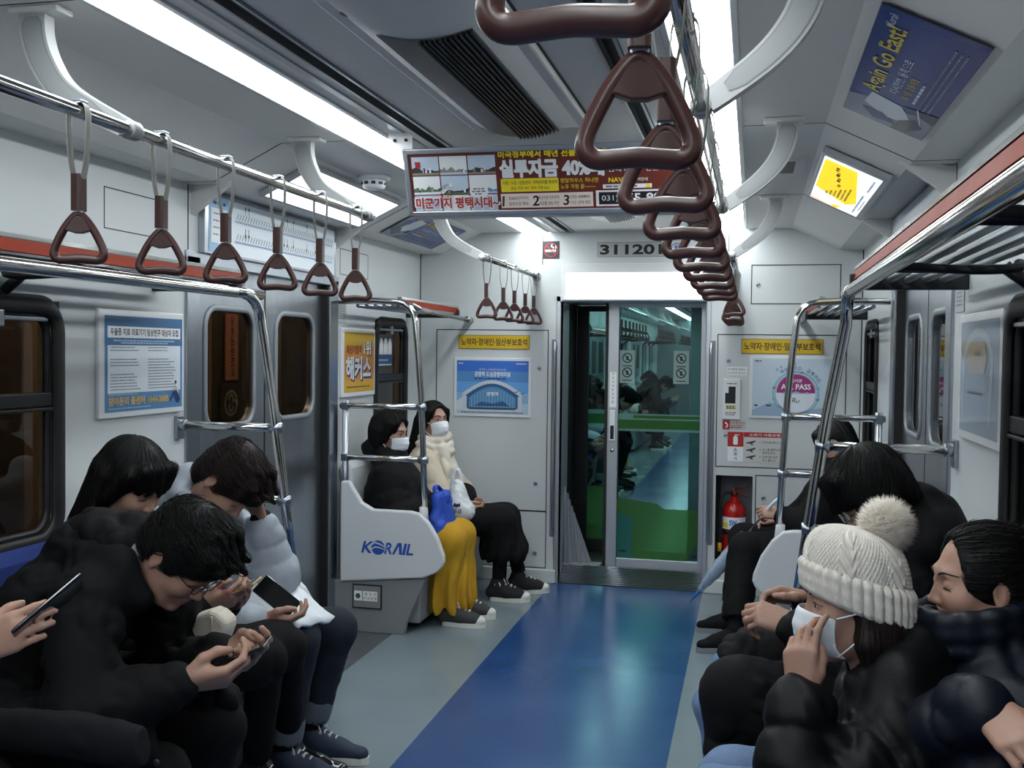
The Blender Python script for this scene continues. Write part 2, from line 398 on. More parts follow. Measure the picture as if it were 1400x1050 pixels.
# ---- far side of the train: dim concrete / platform screens beyond the windows
M_tun=mat('platform_wall_tile',(150,128,104),.7,var=.2,vscale=5); M_tun2=mat('platform_panel_dark',(72,62,54),.6,var=.2)
mb=MB(); mb.box(-2.35,-2.30,-4,9,-1,3,0)
for y in (.2,1.5,2.9,4.0,4.72,6.0,7.4): mb.box(-2.30,-2.24,y,y+.12,-1,3,0)
for y in (.6,1.9,3.3,4.3,5.30,6.3): mb.box(-2.30,-2.245,y,y+.45,.4,2.2,1)
struct('platform_wall',mb,[M_tun,M_tun2])
for y in (1.0,3.2,4.6,6.2):  # unseen lamps, added to brighten the platform wall behind the left windows
    r=thing('added_platform_lamp','warm lamp tube on the platform wall outside the left windows','lamp',(-2.3,y,2.35),'platform lamps'); MB().box(-2.30,-1.80,y-.02,y+.02,2.36,2.40).build('arm',M_dark,r); MB().tube([(-1.82,y-.4,2.35),(-1.82,y+.4,2.35)],.02,10).build('tube',mat('added_warm_glow',(255,240,220),.5,emit=(1.0,.86,.70),es=42),r)
struct('tunnel_wall',MB().box(2.3,2.35,-4,9,-1,3), M_tun2)

# ================================================================== SIDE DOORS
def side_door(n,s):
    x=s*XW; sx=lambda d: x+s*d                                # d>0 outward
    r=thing('door_%d'%n, None, None, (x,4.345,0), kind='structure')
    r['label']='stainless double sliding door in the %s wall'%('left' if s<0 else 'right')
    B=lambda mb,a,b,y0,y1,z0,z1,m=0: mb.box(min(sx(a),sx(b)),max(sx(a),sx(b)),y0,y1,z0,z1,m)
    fr=MB()
    for a,b in ((3.60,3.70),(4.99,5.10)): B(fr,-.012,.09,a,b,0,1.86)
    B(fr,-.012,.09,3.60,5.10,1.83,1.88); fr.build('door_frame',M_steel2,r,bevel=.004)
    sl=MB()
    for yy in (3.70,4.985): B(sl,-.002,.05,yy-.008,yy+.008,0,1.83)
    sl.build('rubber_seal',M_black,r)
    for y0,y1 in ((3.71,4.338),(4.352,4.98)):
        yc=(y0+y1)/2; lw=.20; z0,z1=1.175,1.655
        leaf=MB(); out=[(y0,0.0),(y1,0.0),(y1,1.83),(y0,1.83)]; hole=rrect(yc-lw,z0,yc+lw,z1,.075,6)
        # leaf face as a ring of quads between rectangle and rounded hole
        def ringface(d,flip):
            nh=len(hole); per=[]
            for a,b in hole:
                u=(a-yc); v=(b-(z0+z1)/2); 
                t=min((y1-yc)/abs(u) if abs(u)>1e-6 else 9,((1.83-(z0+z1)/2) if v>0 else ((z0+z1)/2))/abs(v) if abs(v)>1e-6 else 9); per.append((yc+u*t,(z0+z1)/2+v*t))
            vs=[(sx(d),a,b) for a,b in hole]+[(sx(d),a,b) for a,b in per]
            fs=[(i,(i+1)%nh,nh+(i+1)%nh,nh+i) for i in range(nh)]
            leaf.add(vs,fs); 
            for i in range(nh):
                p,q=per[i],per[(i+1)%nh]
                if abs(p[0]-q[0])>1e-5 and abs(p[1]-q[1])>1e-5:
                    ca=p[0] if min(abs(p[0]-y0),abs(p[0]-y1))<1e-4 else q[0]; cb=p[1] if min(abs(p[1]),abs(p[1]-1.83))<1e-4 else q[1]
                    leaf.add([(sx(d),*p),(sx(d),ca,cb),(sx(d),*q)],[(0,1,2)])
                elif abs(p[0]-q[0])>(y1-y0)*.99 and min(p[1],q[1])>1e-4 and p[1]<z0: leaf.add([(sx(d),*p),(sx(d),p[0],0),(sx(d),q[0],0),(sx(d),*q)],[(0,1,2,3)])
        ringface(.035,0); ringface(.065,1)
        nh=len(hole); vs=[(sx(d),a,b) for d in (.035,.065) for a,b in hole]; leaf.add(vs,[(i,(i+1)%nh,nh+(i+1)%nh,nh+i) for i in range(nh)])
        for a,b in (((y0,0),(y1,0)),((y1,0),(y1,1.83)),((y1,1.83),(y0,1.83)),((y0,1.83),(y0,0))):
            leaf.add([(sx(.035),*a),(sx(.035),*b),(sx(.065),*b),(sx(.065),*a)],[(0,1,2,3)])
        L=leaf.build('door_leaf',M_steel,r)
        rim=MB(); p=[(sx(.033),a,b) for a,b in rrect(yc-lw-.012,z0-.012,yc+lw+.012,z1+.012,.085,8)]; rim.tube(p,.014,8,closed=True,flat=(.6,1),up=(1,0,0)); rim.build('window_frame',mat('window_rim',(138,144,150),.5,.3),L)
        g=MB(); g.prism(rrect(yc-lw,z0,yc+lw,z1,.075,6),lambda a,b,t:(sx(t),a,b),.045,.05); g.build('pane',G_win,L)
    e=MB(); B(e,.034,.05,4.339,4.351,0,1.83); e.build('rubber_edge',M_black,r)
    return r
side_door(1,-1); side_door(2,1)

# ---- windows
def window(n,s,y0,y1,z0,z1,split):
    x=s*XW; sx=lambda d:x+s*d
    r=thing('window_%d'%n,None,None,(x,(y0+y1)/2,z0),kind='structure')
    r['label']='carriage window with rounded black rubber frame in the %s wall'%('left' if s<0 else 'right')
    f=MB(); f.tube([(sx(-.004),a,b) for a,b in rrect(y0+.012,z0+.012,y1-.012,z1-.012,.09,8)],.024,10,closed=True,flat=(.55,1.25),up=(1,0,0)); f.build('frame',M_black,r)
    i=MB(); i.tube([(sx(.014),a,b) for a,b in rrect(y0+.045,z0+.045,y1-.045,z1-.045,.07,8)],.012,8,closed=True,flat=(1,1),up=(1,0,0)); i.build('inner_frame',M_dark,r)
    b=MB(); b.box(*sorted((sx(-.004),sx(.03))),y0+.02,y1-.02,split-.03,split+.012); b.box(*sorted((sx(-.008),sx(.02))),y0+.02,y1-.02,split-.045,split-.034); b.build('crossbar',M_dark,r,bevel=.003)
    l=MB(); l.box(*sorted((sx(-.012),sx(.02))),y1-.30,y1-.26,z1-.085,z1-.035); l.box(*sorted((sx(-.006),sx(.012))),y0+.06,y1-.06,z1-.066,z1-.052); l.build('latch',M_steel2,r,bevel=.004)
    g=MB(); g.box(*sorted((sx(.03),sx(.036))),y0+.01,y1-.01,z0+.01,z1-.01); g.build('pane',G_win,r)
k=0
for s in (-1,1):
    for (a,b,c,d) in WIN:
        k+=1; window(k,s,a,b,c,d,1.34)
mb=MB(); mb.box(-2.238,-2.228,5.435,5.575,1.31,1.70,0)
o=mb.build('platform_sign',ink('sign_pink',(206,140,116))); tag(o,'pinkish vertical platform sign seen through the left door window','sign')
P=Panel((-2.227,5.435,1.31),(0,1,0),(0,0,1))
for i,ch in enumerate('닫히는문조심'): P.text(ch,.07,.325-.060*i,.045,M_black_ink,align='c',bold=.01)
P.build('lettering',o)
mb=MB(); mb.box(-2.24,-2.228,5.38,5.60,1.06,1.29); o=mb.build('platform_emblem',M_tun2); tag(o,'round pale emblem plate under the pinkish platform sign','sign')
P=Panel((-2.227,5.40,1.08),(0,1,0),(0,0,1)); PE=ink('emblem_pale',(190,180,160)); P.ring(.09,.095,.062,.078,PE,1); P.poly(arc(.09,.12,.03,-60,200,14)+arc(.09,.12,.016,200,-60,14),PE,1); P.poly(arc(.09,.07,.03,120,380,14)+arc(.09,.07,.016,380,120,14),PE,1); P.build('emblem',o)
for y in (4.9,5.25,5.75): struct('trim_platform_%d'%(y*100),MB().box(-2.30,-2.235,y,y+.03,.2,2.3),M_tun)

# ================================================================== CEILING FITTINGS
def light(s,y0,y1,label):
    r=thing('ceiling_light',label,'light',(s*.62,(y0+y1)/2,2.27),'ceiling light strips')
    L=MB(); L.prism([(-.072,2.292),(-.072,2.266),(-.05,2.257),(.05,2.257),(.072,2.266),(.072,2.292)],lambda a,b,t:(s*.62+a,t,b),y0+.006,y1-.006); L.build('lens',M_lens,r)
    h=MB()
    for a,b in ((-.092,-.073),(.073,.092)): h.box(s*.62+a,s*.62+b,y0,y1,2.262,2.298)
    h.build('housing',M_alu,r,bevel=.003)
seg=[(-3.1,-.6),(-.6,1.45),(1.45,3.05),(3.05,4.75),(4.75,6.47)]
wh=['behind the viewer','beside the nearest ceiling poster','leading up to the hanging advert board','over the side door','running to the end wall']
for s in (-1,1):
    for (a,b),t in zip(seg,wh): light(s,a,b,'long white ceiling light strip on the %s, %s'%('left' if s<0 else 'right',t))

# air diffuser slot blades beside each strip
for s in (-1,1):
    mb=MB()
    mb.box(s*.39-.028,s*.39-.020,YB+.1,YE-.02,2.262,2.285); mb.box(s*.39+.020,s*.39+.028,YB+.1,YE-.02,2.262,2.285)
    mb.box(s*.47-.012,s*.47+.012,YB+.1,YE-.02,2.264,2.2705)
    o=mb.build('air_slot_trim',M_steel2); tag(o,'long metal air slot edging along the ceiling on the %s'%('left' if s<0 else 'right'),'vent')

def vent(y0,y1,label):
    r=thing('air_vent',label,'vent',(.015,(y0+y1)/2,2.27),'ceiling air conditioning grilles')
    p=MB(); cx=.02
    p.prism([(u,v) for u,v in rrect(cx-.20,y0,cx+.20,y1,.05,5)],lambda a,b,t:(a,b,t),2.2455,2.27); 
    p.build('panel',M_ceil,r,bevel=.008)
    sl=MB(); sl.prism(rrect(cx-.204,y0-.004,cx+.204,y1+.004,.054,5),lambda a,b,t:(a,b,t),2.264,2.2702); sl.build('shadow_gap',M_seam,r)
    # bulged cowl that carries the grille
    nx,ny=16,12; hw=.165; vs=[];fs=[]
    for j in range(ny+1):
        y=y0+.03+(y1-y0-.06)*j/ny; e=min(j,ny-j)/1.5; e=min(1,e); e=math.sin(e*PI/2)
        for i in range(nx+1):
            a=-1+2*i/nx; vs.append((cx+a*hw,y,2.2455-.045*e*math.cos(a*PI/2)**.8))
    for j in range(ny):
        for i in range(nx): q=j*(nx+1)+i; fs.append((q,q+1,q+nx+2,q+nx+1))
    c=MB().add(vs,fs,0,True); c.build('cowl',M_ceil,r)
    gy0,gy1=y0+.2,y1-.13
    def zz(x): return 2.2455-.045*math.cos((x-cx)/hw*PI/2)**.8
    me=MB(); n=8
    for i in range(n):
        a=cx-.115+.10*i/n; b=cx-.115+.10*(i+1)/n
        me.add([(a,gy0,zz(a)-.0015),(b,gy0,zz(b)-.0015),(b,gy1,zz(b)-.0015),(a,gy1,zz(a)-.0015)],[(0,1,2,3)])
    for i in range(18):
        a=cx-.114+.098*i/17; me.box(a-.0009,a+.0009,gy0,gy1,zz(a)-.0035,zz(a)-.001,1)
    me.build('mesh_grille',[M_mesh,M_steel2],r)
    lo=MB()
    for i in range(8):
        a=cx-.013+.125*i/8; b=cx-.013+.125*(i+1)/8
        lo.add([(a,gy0,zz(a)-.0015),(b,gy0,zz(b)-.0015),(b,gy1,zz(b)-.0015),(a,gy1,zz(a)-.0015)],[(0,1,2,3)],1)
    for i in range(11):
        a=cx-.01+.122*i/10; lo.obox((a,(gy0+gy1)/2,zz(a)-.005),(.0022,0,.0015),(0,(gy1-gy0)/2,0),(-.0005,0,.004),0)
    lo.build('louvre',[M_dark,M_black],r)
    k=MB(); k.lathe([(.018,0),(.018,.004),(.012,.006)],(cx-.15,y0+.12,2.2455),(0,0,-1),16); k.build('lock',M_dark,r)
vent(2.03,3.41,'air grille panel on the ceiling in front of the hanging advert board')
vent(.35,1.75,'air grille panel on the ceiling directly overhead')
vent(4.0,5.6,'air grille panel on the ceiling behind the hanging advert board')

mb=MB(); mb.box(.83,.955,4.20,4.50,2.262,2.2705,0); mb.box(.845,.91,4.225,4.475,2.260,2.2625,1)
tag(mb.build('speaker_grille',[M_ceil,M_dark],bevel=.003),'small dark speaker grille on the ceiling beside the lit yellow advert','speaker')
r=thing('smoke_detector','round white smoke detector on the ceiling above the left door','smoke detector',(-.90,4.33,2.27))
MB().lathe([(.075,0),(.072,.012),(.06,.018)],(-.90,4.33,2.27),(0,0,-1),24).build('base',M_white,r)
MB().lathe([(.052,.018),(.055,.03),(.048,.05),(.02,.058)],(-.90,4.33,2.27),(0,0,-1),24).build('sensor_head',M_white,r)
m=MB()
for i in range(10):
    a=2*PI*i/10; m.obox((-.90+.054*math.cos(a),4.33+.054*math.sin(a),2.27-.033),(.003*math.cos(a),.003*math.sin(a),0),(-.009*math.sin(a),.009*math.cos(a),0),(0,0,.006))
m.build('vent_slot',M_dark,r)
o=MB().box(.90,1.0,5.45,6.2,2.268,2.2702).build('ceiling_hatch',M_ceil); 
bpy.data.objects.remove(o)

# ================================================================== STRAP RAILS AND STRAPS
def rail(label,s,x,y0,y1,brackets,z=1.985):
    r=thing('strap_rail',label,'rail',(x,(y0+y1)/2,z))
    MB().tube([(x,y0,z),(x,y1,z)],.0155,16).build('rail_tube',M_chrome,r)
    for yb in brackets:
        xt=s*.855
        cp=smooth_path([(xt,2.27),(xt-s*.003,2.205),(xt-s*.030,2.135),(xt-s*.088,2.068),(x+s*.012,1.990)],5); wd=[.034-.013*(k/(len(cp)-1))**2 for k in range(len(cp))]
        inner=[];outer=[]
        for k,q in enumerate(cp):
            t=(cp[min(k+1,len(cp)-1)]-cp[max(k-1,0)]).normalized(); nn=Vector((-t.y,t.x))*(s*-1)
            if k==0: nn=Vector((-s*1.0,0))
            inner.append(q+nn*wd[k]); outer.append(q-nn*wd[k])
        bk=MB(); 
        n=len(inner)
        for i in range(n-1):
            a,b,c,d=inner[i],inner[i+1],outer[i+1],outer[i]
            q=[(p[0],yb+t,p[1]) for t in (-.017,.017) for p in (a,b,c,d)]
            fs=[(0,1,2,3),(7,6,5,4),(0,4,5,1),(2,6,7,3)]
            if i==0: fs.append((0,3,7,4))
            if i==n-2: fs.append((1,5,6,2))
            bk.add(q,fs,0)
        B=bk.build('bracket',M_arm,r,bevel=.0)
        ins=MB()
        for t,mi,gr in ((-.0178,1,.10),(-.0184,0,.15),(.0178,1,.10),(.0184,0,.15)):
            vs=[]; K=range(2,n-2)
            for q,i in enumerate(K):
                e_=min(q,len(K)-1-q); g2=gr+(.18 if e_==0 else 0)
                a=inner[i].lerp(outer[i],g2); b_=inner[i].lerp(outer[i],1-g2); vs+=[(a[0],yb+t,a[1]),(b_[0],yb+t,b_[1])]
            ins.add(vs,[(2*i,2*i+1,2*i+3,2*i+2) for i in range(len(K)-1)],mi)
        ins.build('inset',[M_armin,M_grey],B)
        MB().lathe([(.020,-.019),(.022,-.015),(.022,.015),(.020,.019)],(x,yb,z),(0,1,0),18).build('collar',M_arm,B)
        MB().box(min(xt-s*.075,xt+s*.055),max(xt-s*.075,xt+s*.055),yb-.03,yb+.03,2.255,2.27).build('mount',M_ceil,B,bevel=.004)
    return r
XL,XR=-.61,.65
a=rail('chrome strap rail on the left hung from two curved white arms, over the seated row',-1,XL,.3,3.55,(2.06,3.50)); b=rail('short chrome strap rail on the left beside the end wall',-1,XL,5.12,6.5,(5.16,))
c=rail('chrome strap rail on the right running just overhead',1,XR,.1,3.53,(2.06,3.48)); d=rail('short chrome strap rail on the right beside the end wall',1,XR,5.12,6.5,(5.16,))
for q,x in ((b,XL),(d,XR)): MB().lathe([(.03,0),(.03,.01),(.022,.03)],(x,YE,1.985),(0,-1,0),18).build('end_flange',M_steel2,q)
for q,x,yy in ((a,XL,3.55),(c,XR,3.53),(b,XL,5.12),(d,XR,5.12)): MB().ball((x,yy,1.985),.0165,n=14).build('end_cap',M_white,q)

def make_strap():
    """built around the rail axis at the origin"""
    r=thing('hand_strap',None,'hand strap',(0,0,0))
    lp=[(-.017,0,-.155),(-.017,0,-.10),(-.0215,0,-.03),(-.019,0,.006),(-.008,0,.0185),(.008,0,.0185),(.019,0,.006),(.0215,0,-.03),(.017,0,-.10),(.006,0,-.155)]
    lp=[(-.004,0,-.165)]+lp[1:-1]+[(.004,0,-.165)]
    MB().tube(smooth_path(lp,5),.0115,8,flat=(.12,1),up=(1,0,0)).build('webbing_loop',M_band,r)
    MB().box(-.0135,.0135,-.0145,.0145,.015,.023).build('clip',M_steel2,r,bevel=.002)
    s=MB(); s.prism(rrect(-.0110,-.0165,.0110,.0165,.006,4),lambda a,b,t:(a,b,t),-.205,-.13); s.build('sleeve',M_brown,r)
    path=[(0,-.2115),(-.010,-.2175),(-.027,-.2395),(-.042,-.268),(-.0495,-.288),(-.0480,-.299),(-.039,-.3055),(-.022,-.3050),(0,-.3035),(.022,-.3050),(.039,-.3055),(.0480,-.299),(.0495,-.288),(.042,-.268),(.027,-.2395),(.010,-.2175)]
    h=MB(); P=smooth_path([(a,0,b) for a,b in path],5,closed=True)
    rad=[.0086+.0012*min(1,max(0,(-.28-p.z)/.02)) for p in P]; h.tube(P,rad,12,closed=True,flat=(1,1),up=(0,1,0))
    h.prism([(-.010,-.216),(.010,-.216),(.027,-.246),(.020,-.2475),(.008,-.2515),(-.008,-.2515),(-.020,-.2475),(-.027,-.246)],lambda a,b,t:(a,t,b),-.008,.008)
    h.build('handle_ring',M_brown,r,bevel=.002)
    ln=MB(); ln.box(-.009,.009,-.007,.007,-.222,-.2); ln.build('link',M_steel2,r,bevel=.002)
    return r
def ordinal(i): return ['first','second','third','fourth','fifth','sixth','seventh','eighth','ninth','tenth'][i]
proto=make_strap(); first=True
def place(x,y,label,group,tw=0,dz=0,sw=0):
    global first
    o=proto if first else copy_tree(proto); first=False
    o.location=(x,y,1.985+dz); o.rotation_euler=(0,sw,min(.1,max(-.1,tw)))
    for ch in ALLCH(o):
        if ch.name.startswith(('handle_ring','link')): ch.rotation_euler=(0,0,tw); o['label']=label; o['group']=group
random.seed(3)
for i in range(6): place(XL,1.874+.305*i,'brown hand strap on the long left rail, %s from the left edge'%ordinal(i),'hand straps on the long left rail',random.uniform(.18,.5))
for i,y in enumerate((5.23,5.6,5.875,6.17,6.42)): place(XL,y,'brown hand strap on the short left rail, %s from its curved arm'%ordinal(i),'hand straps on the short left rail',random.uniform(.0,.35))
for i,y in enumerate((.60,.96,1.265,1.57,1.874,2.179,2.484,2.789,3.09,3.40)):
    place(XR,y,('nearest brown hand strap on the long right rail, cut by the photo top' if i==0 else 'brown hand strap on the long right rail, %s behind the nearest one'%ordinal(i-1)),'hand straps on the long right rail',random.uniform(-.12,.12),dz=(.013 if i==0 else 0))
for i,y in enumerate((5.30,5.6,5.875,6.17,6.42)): place(XR,y,'brown hand strap on the short right rail, %s from its curved arm'%ordinal(i),'hand straps on the short right rail',random.uniform(-.2,.2),dz=.018 if i==0 else 0,sw=-.05 if i==0 else 0)

# ================================================================== LUGGAGE RACKS, POLES, BENCHES
def rack(s,y0,y1,label,endpole=None):
    r=thing('luggage_rack',label,'luggage rack',(s*1.40,(y0+y1)/2,1.72),'luggage racks')
    f=MB(); f.prism([(1.062,1.737),(1.075,1.735),(1.085,1.768),(1.072,1.77)],lambda a,b,t:(s*a,t,b),y0,y1-.05); f.build('orange_strip',M_orange,r)
    c=MB(); c.prism([(1.070,1.772),(1.095,1.770),(1.096,1.782),(1.073,1.784)],lambda a,b,t:(s*a,t,b),y0,y1-.05); c.prism([(1.063,1.728),(1.08,1.726),(1.08,1.733),(1.064,1.735)],lambda a,b,t:(s*a,t,b),y0,y1-.05); c.build('lip_rail',M_chrome,r)
    t=MB()
    for x in (1.12,1.17,1.22,1.27,1.32): t.tube([(s*x,y0,1.735),(s*x,y1-.10,1.735)],.011,10)
    t.build('shelf_tube',M_steel2,r)
    e=MB(); e.box(*sorted((s*1.05,s*1.40)),y1-.125,y1-.095,1.705,1.755); e.build('cross_bracket',M_dark,r,bevel=.004)
    for yb in ([y0+.5*(i+1) for i in range(int((y1-y0)/.95))] if y1-y0>1.2 else []):
        yb2=y1-.95-(yb-y0-.5)*1.9
        if yb2<y0+.1: continue
        b=MB(); b.tube(smooth_path([(s*1.06,yb2,1.712),(s*1.25,yb2,1.70),(s*1.345,yb2,1.705),(s*1.36,yb2+.06,1.72),(s*1.345,yb2+.12,1.712),(s*1.06,yb2+.12,1.715)],5),.011,10); b.tube([(s*1.40,yb2+.06,1.66),(s*1.33,yb2+.06,1.712)],.016,10); b.build('support_arm',M_dark,r)
    return r
rack(-1,-2.6,3.50,'long luggage rack with orange front strip above the left seats')
rack(1,-2.6,3.50,'long luggage rack with orange front strip above the right seats')
rack(-1,5.2,6.34,'short luggage rack with orange front strip above the two women in masks'); rack(1,5.2,6.34,'short luggage rack with orange front strip above the right priority seats')

def pole(s,y,near,label):
    """bent chrome pole: runs along the rack front, turns down at the seat end, with two bars to the wall"""
    r=thing('grab_pole',label,'grab pole',(s*.91,y,.65))
    d=-1 if near else 1                                   # direction of the rail along the bench
    if near: pts=[(s*1.052,-2.6,1.70),(s*1.052,2.2,1.70),(s*1.052,y-.14,1.70)]+[(s*1.052-s*.0*i,y-.14+.14*math.sin(i*PI/8),1.70-.10*(1-math.cos(i*PI/8))) for i in range(1,5)]+[(s*1.0,y+.0,1.30),(s*.952,y,.95),(s*.915,y,.66)]
    else: pts=[(s*1.385,y,1.755),(s*1.18,y,1.757),(s*1.06,y,1.750)]+[(s*(1.06-.10*math.sin(i*PI/8)),y,1.75-.11*(1-math.cos(i*PI/8))) for i in range(1,5)]+[(s*.945,y,1.50),(s*.925,y,1.26),(s*.91,y,.95),(s*.90,y,.66)]
    tube=MB(); tube.tube(pts,.0195 if near else .0165,16)
    if near: tube.tube([(s*1.052,y+.0,1.70),(s*1.052,y-.2,1.70)],.0195,16)
    tube.build('upright',M_chrome,r)
    if not near:
        q=MB(); q.tube([(s*.99,5.12,1.735),(s*1.0,5.3,1.72),(s*1.05,6.44,1.70)],.014,12); q.tube([(s*1.05,6.40,1.70),(s*1.05,6.5,1.70)],.022,14); q.build('rack_rail',M_chrome,r)
    def xp(z):
        P=[p for p in pts if abs(p[1]-y)<.02]
        for a,b in zip(P[:-1],P[1:]):
            if (a[2]-z)*(b[2]-z)<=0 and abs(a[2]-b[2])>1e-6: return a[0]+(b[0]-a[0])*(z-a[2])/(b[2]-a[2])
        return P[-1][0]
    for z in (1.20,.925):
        xa=xp(z); xb=s*1.375 if z>1 or near else s*1.345
        if z<1 and near: xb=s*1.30
        MB().tube([(xa,y,z),(xb,y,z)],.0155,14).build('bar',M_chrome,r)
        MB().lathe([(.021,-.022),(.021,.022)],(xa,y,z),(s,0,.0),14).build('joint',M_steel2,r)
        m=MB()
        if near: m.obox((s*1.392,y,z-.01),(s*.008,0,0),(0,.024,0),(0,0,.045)); m.tube([(s*1.36,y,z),(s*1.385,y,z)],.022,14)
        else: m.box(*sorted((s*1.33,s*1.365)),y-.018,y+.018,z-.02,z+.02)
        m.build('wall_mount',M_steel2,r,bevel=.003)
    if not near: MB().tube([(s*1.345,y,.28),(s*1.345,y,1.23)],.017,12).build('wall_post',M_steel2,r)
    MB().lathe([(.024,0),(.022,.075),(.019,.08)],(pts[-1][0],y,.60),(s*.08,0,1),16).build('foot_socket',M_white,r)
pole(-1,3.55,True,'bent chrome grab pole at the end of the near left bench')
pole(1,3.50,True,'bent chrome grab pole at the end of the near right bench')
pole(-1,5.10,False,'bent chrome grab pole beside the women in masks, on the white logo panel')
pole(1,5.10,False,'bent chrome grab pole at the right priority seats, the further of the right poles')

PAN=[(1.357,.801),(1.307,.803),(1.282,.761),(1.236,.693),(1.174,.659),(.963,.657),(.915,.648),(.866,.603),(.816,.525),(.781,.433),(.778,.40),(.790,.373),(.815,.347),(.840,.332),(.900,.309),(1.357,.263)]
def end_panel(s,y,label):
    r=thing('seat_end_panel',label,'seat end panel',(s*1.1,y,0),'moulded seat end panels')
    m=MB(); m.prism(PAN,lambda a,b,t:(s*a,t,b),y-.02,y+.02); m.build('moulding',M_moulded,r,bevel=.012,seg=3)
    b=MB(); b.prism([(1.395,.268),(.885,.30),(.985,.07),(1.0,0),(1.395,0)],lambda a,b_,t:(s*a,t,b_),y-.005,y+.03); b.build('base_plate',M_base,r,bevel=.004)
    return r
KP=end_panel(-1,5.08,'white moulded seat end panel with blue railway lettering beside the left door')
end_panel(1,5.08,'white moulded seat end panel in front of the right priority seats, no lettering'); end_panel(-1,3.55,'white moulded seat end panel behind the person in the light grey jacket'); end_panel(1,3.52,'rounded white moulded seat end panel left of the cream bobble hat')
# blue lettering on the panel
BL=ink('rail_blue',(28,78,168)); P=Panel((-1.235,5.0595,.415),(1,0,.0),(0,0,1))
P.text('K',0,.012,.062,BL,w=.058,bold=.03,slant=.25); 
P.disc(.094,.043,.038,BL,1,32); P.poly([(.05,.044),(.075,.066),(.105,.058),(.145,.040),(.145,.045),(.105,.066),(.075,.074),(.05,.052)],M_moulded,2); P.poly([(.052,.034),(.078,.050),(.105,.046),(.14,.034),(.14,.030),(.105,.040),(.078,.043),(.052,.027)],M_moulded,2)
x=.128
for ch,wd in (('R',.042),('/\\',.050),('I',.015),('L',.038)):
    if ch=='/\\': P.poly([(x,.012),(x+.014,.012),(x+.038,.058),(x+.040,.012),(x+.056,.012),(x+.054,.074),(x+.032,.074)],BL)
    else: P.text(ch,x,.012,.060,BL,w=wd,bold=.03,slant=.22)
    x+=wd+(.001 if ch=='R' else .006)
P.build('railway_lettering',KP)
b=MB(); b.box(-1.285,-1.122,5.068,5.076,.128,.256,0); b.box(-1.278,-1.129,5.064,5.069,.135,.249,1); b.build('emergency_box',[M_seam,M_base],KP)
P=Panel((-1.275,5.0635,.16),(1,0,0),(0,0,1)); P.rect(0,.01,.045,.062,M_paper); P.rect(.05,.01,.13,.062,M_paper); P.disc(.022,.035,.014,ink('leaf_green',(60,90,50)),2)
for i,t in enumerate('출입문'): P.text(t,.060+.025*i,.040,.016,ink('dull_red',(140,60,50)),2,align='l')
for i,t in enumerate('비상핸들'): P.text(t,.055+.019*i,.016,.016,ink('dull_red',(0,0,0)),2)
P.build('sticker',KP)

def bench(s,y0,y1,label,bm=None):
    r=thing('bench_seat',label,'bench',(s*1.15,(y0+y1)/2,0),'bench seats')
    MB().box(*sorted((s*.93,s*1.395)),y0,y1,.05,.34).build('base',M_base,r,bevel=.01)
    MB().box(*sorted((s*.88,s*1.36)),y0,y1,.34,.44).build('seat_cushion',M_blueseat,r,bevel=.03,seg=3)
    m=MB(); m.prism([(1.30,.43),(1.345,.43),(1.395,.88),(1.36,.90),(1.325,.86)],lambda a,b,t:(s*a,t,b),y0,y1); m.build('backrest',bm or M_blueseat,r,bevel=.02,seg=3)
bench(-1,-2.6,3.52,'blue bench under the near left window'); bench(1,-2.6,3.49,'blue bench under the near right window')
bench(-1,5.13,6.44,'priority bench under the two women in masks',M_moulded); bench(1,5.13,6.44,'priority bench by the fire extinguisher',M_moulded)
# ================================================================== END DOORWAY AND THE NEXT CARRIAGE
YD=6.72
m=MB(); m.prism([(YE,0.0),(YE+.25,0),(YE+.25,.085),(YE+.17,.085)],lambda a,b,t:(t,a,b),-.455,.485,0)
for i in range(11):
    t=i/10; m.obox((.015,YE+.01+.155*t,.006+.079*t),(.465,0,0),(0,.004,.002),(0,-.0012,.0026),1)
struct('trim_5',m,[M_dark,M_steel2])['label']='ribbed dark threshold plate of the end doorway'
fr=MB()
for s,x in ((-1,-.445),(1,.475)): fr.box(min(x,x+s*.03),max(x,x+s*.03),YE-.012,YE+.30,.0,1.86)
fr.box(-.475,.505,YE-.012,YE+.30,1.82,1.86)
struct('trim_6',fr,M_alu,'grey frame lining the end doorway',bevel=.004)
for s,x,n in ((-1,-.478,'left'),(1,.508,'right')):
    r=thing('door_grab_bar','dark vertical grab handle on the %s of the end doorway'%n,'handle',(x,YE,.9),'end doorway grab handles')
    h=MB(); h.tube(smooth_path([(x,YE,1.56),(x,YE-.03,1.53),(x,YE-.034,1.3),(x,YE-.034,.6),(x,YE-.03,.36),(x,YE,.32)],5),.011,12); h.build('bar',M_steel2,r)
    MB().box(x-.026,x+.026,YE-.004,YE+.002,.30,1.58).build('back_plate',M_grey,r,bevel=.003)
# sliding glass door
d=thing('door_3',None,None,(.15,YD,.08),kind='structure'); d['label']='sliding glass end door with green band and aluminium frame'
f=MB(); f.box(-.165,-.095,YD-.018,YD+.018,.08,1.83); f.box(-.095,.44,YD-.018,YD+.018,.08,.145); f.box(-.095,.44,YD-.018,YD+.018,1.795,1.83); f.box(.435,.475,YD-.018,YD+.018,.08,1.83); f.build('door_frame',M_alu,d,bevel=.003)
MB().box(-.185,-.165,YD-.012,YD+.012,.08,1.83).build('rubber_edge',M_black,d)
G=MB().box(-.095,.436,YD-.004,YD+.004,.145,1.795).build('pane',G_door,d)
F_green=film_mat('film_green',(84,128,74),.66); F_pale=film_mat('film_pale',(150,196,190),.55); F_teal=film_mat('film_teal',(70,130,120),.65); F_white=film_mat('film_white',(205,225,222),.6)
P=Panel((-.095,YD-.0045,.145),(1,0,0),(0,0,1))
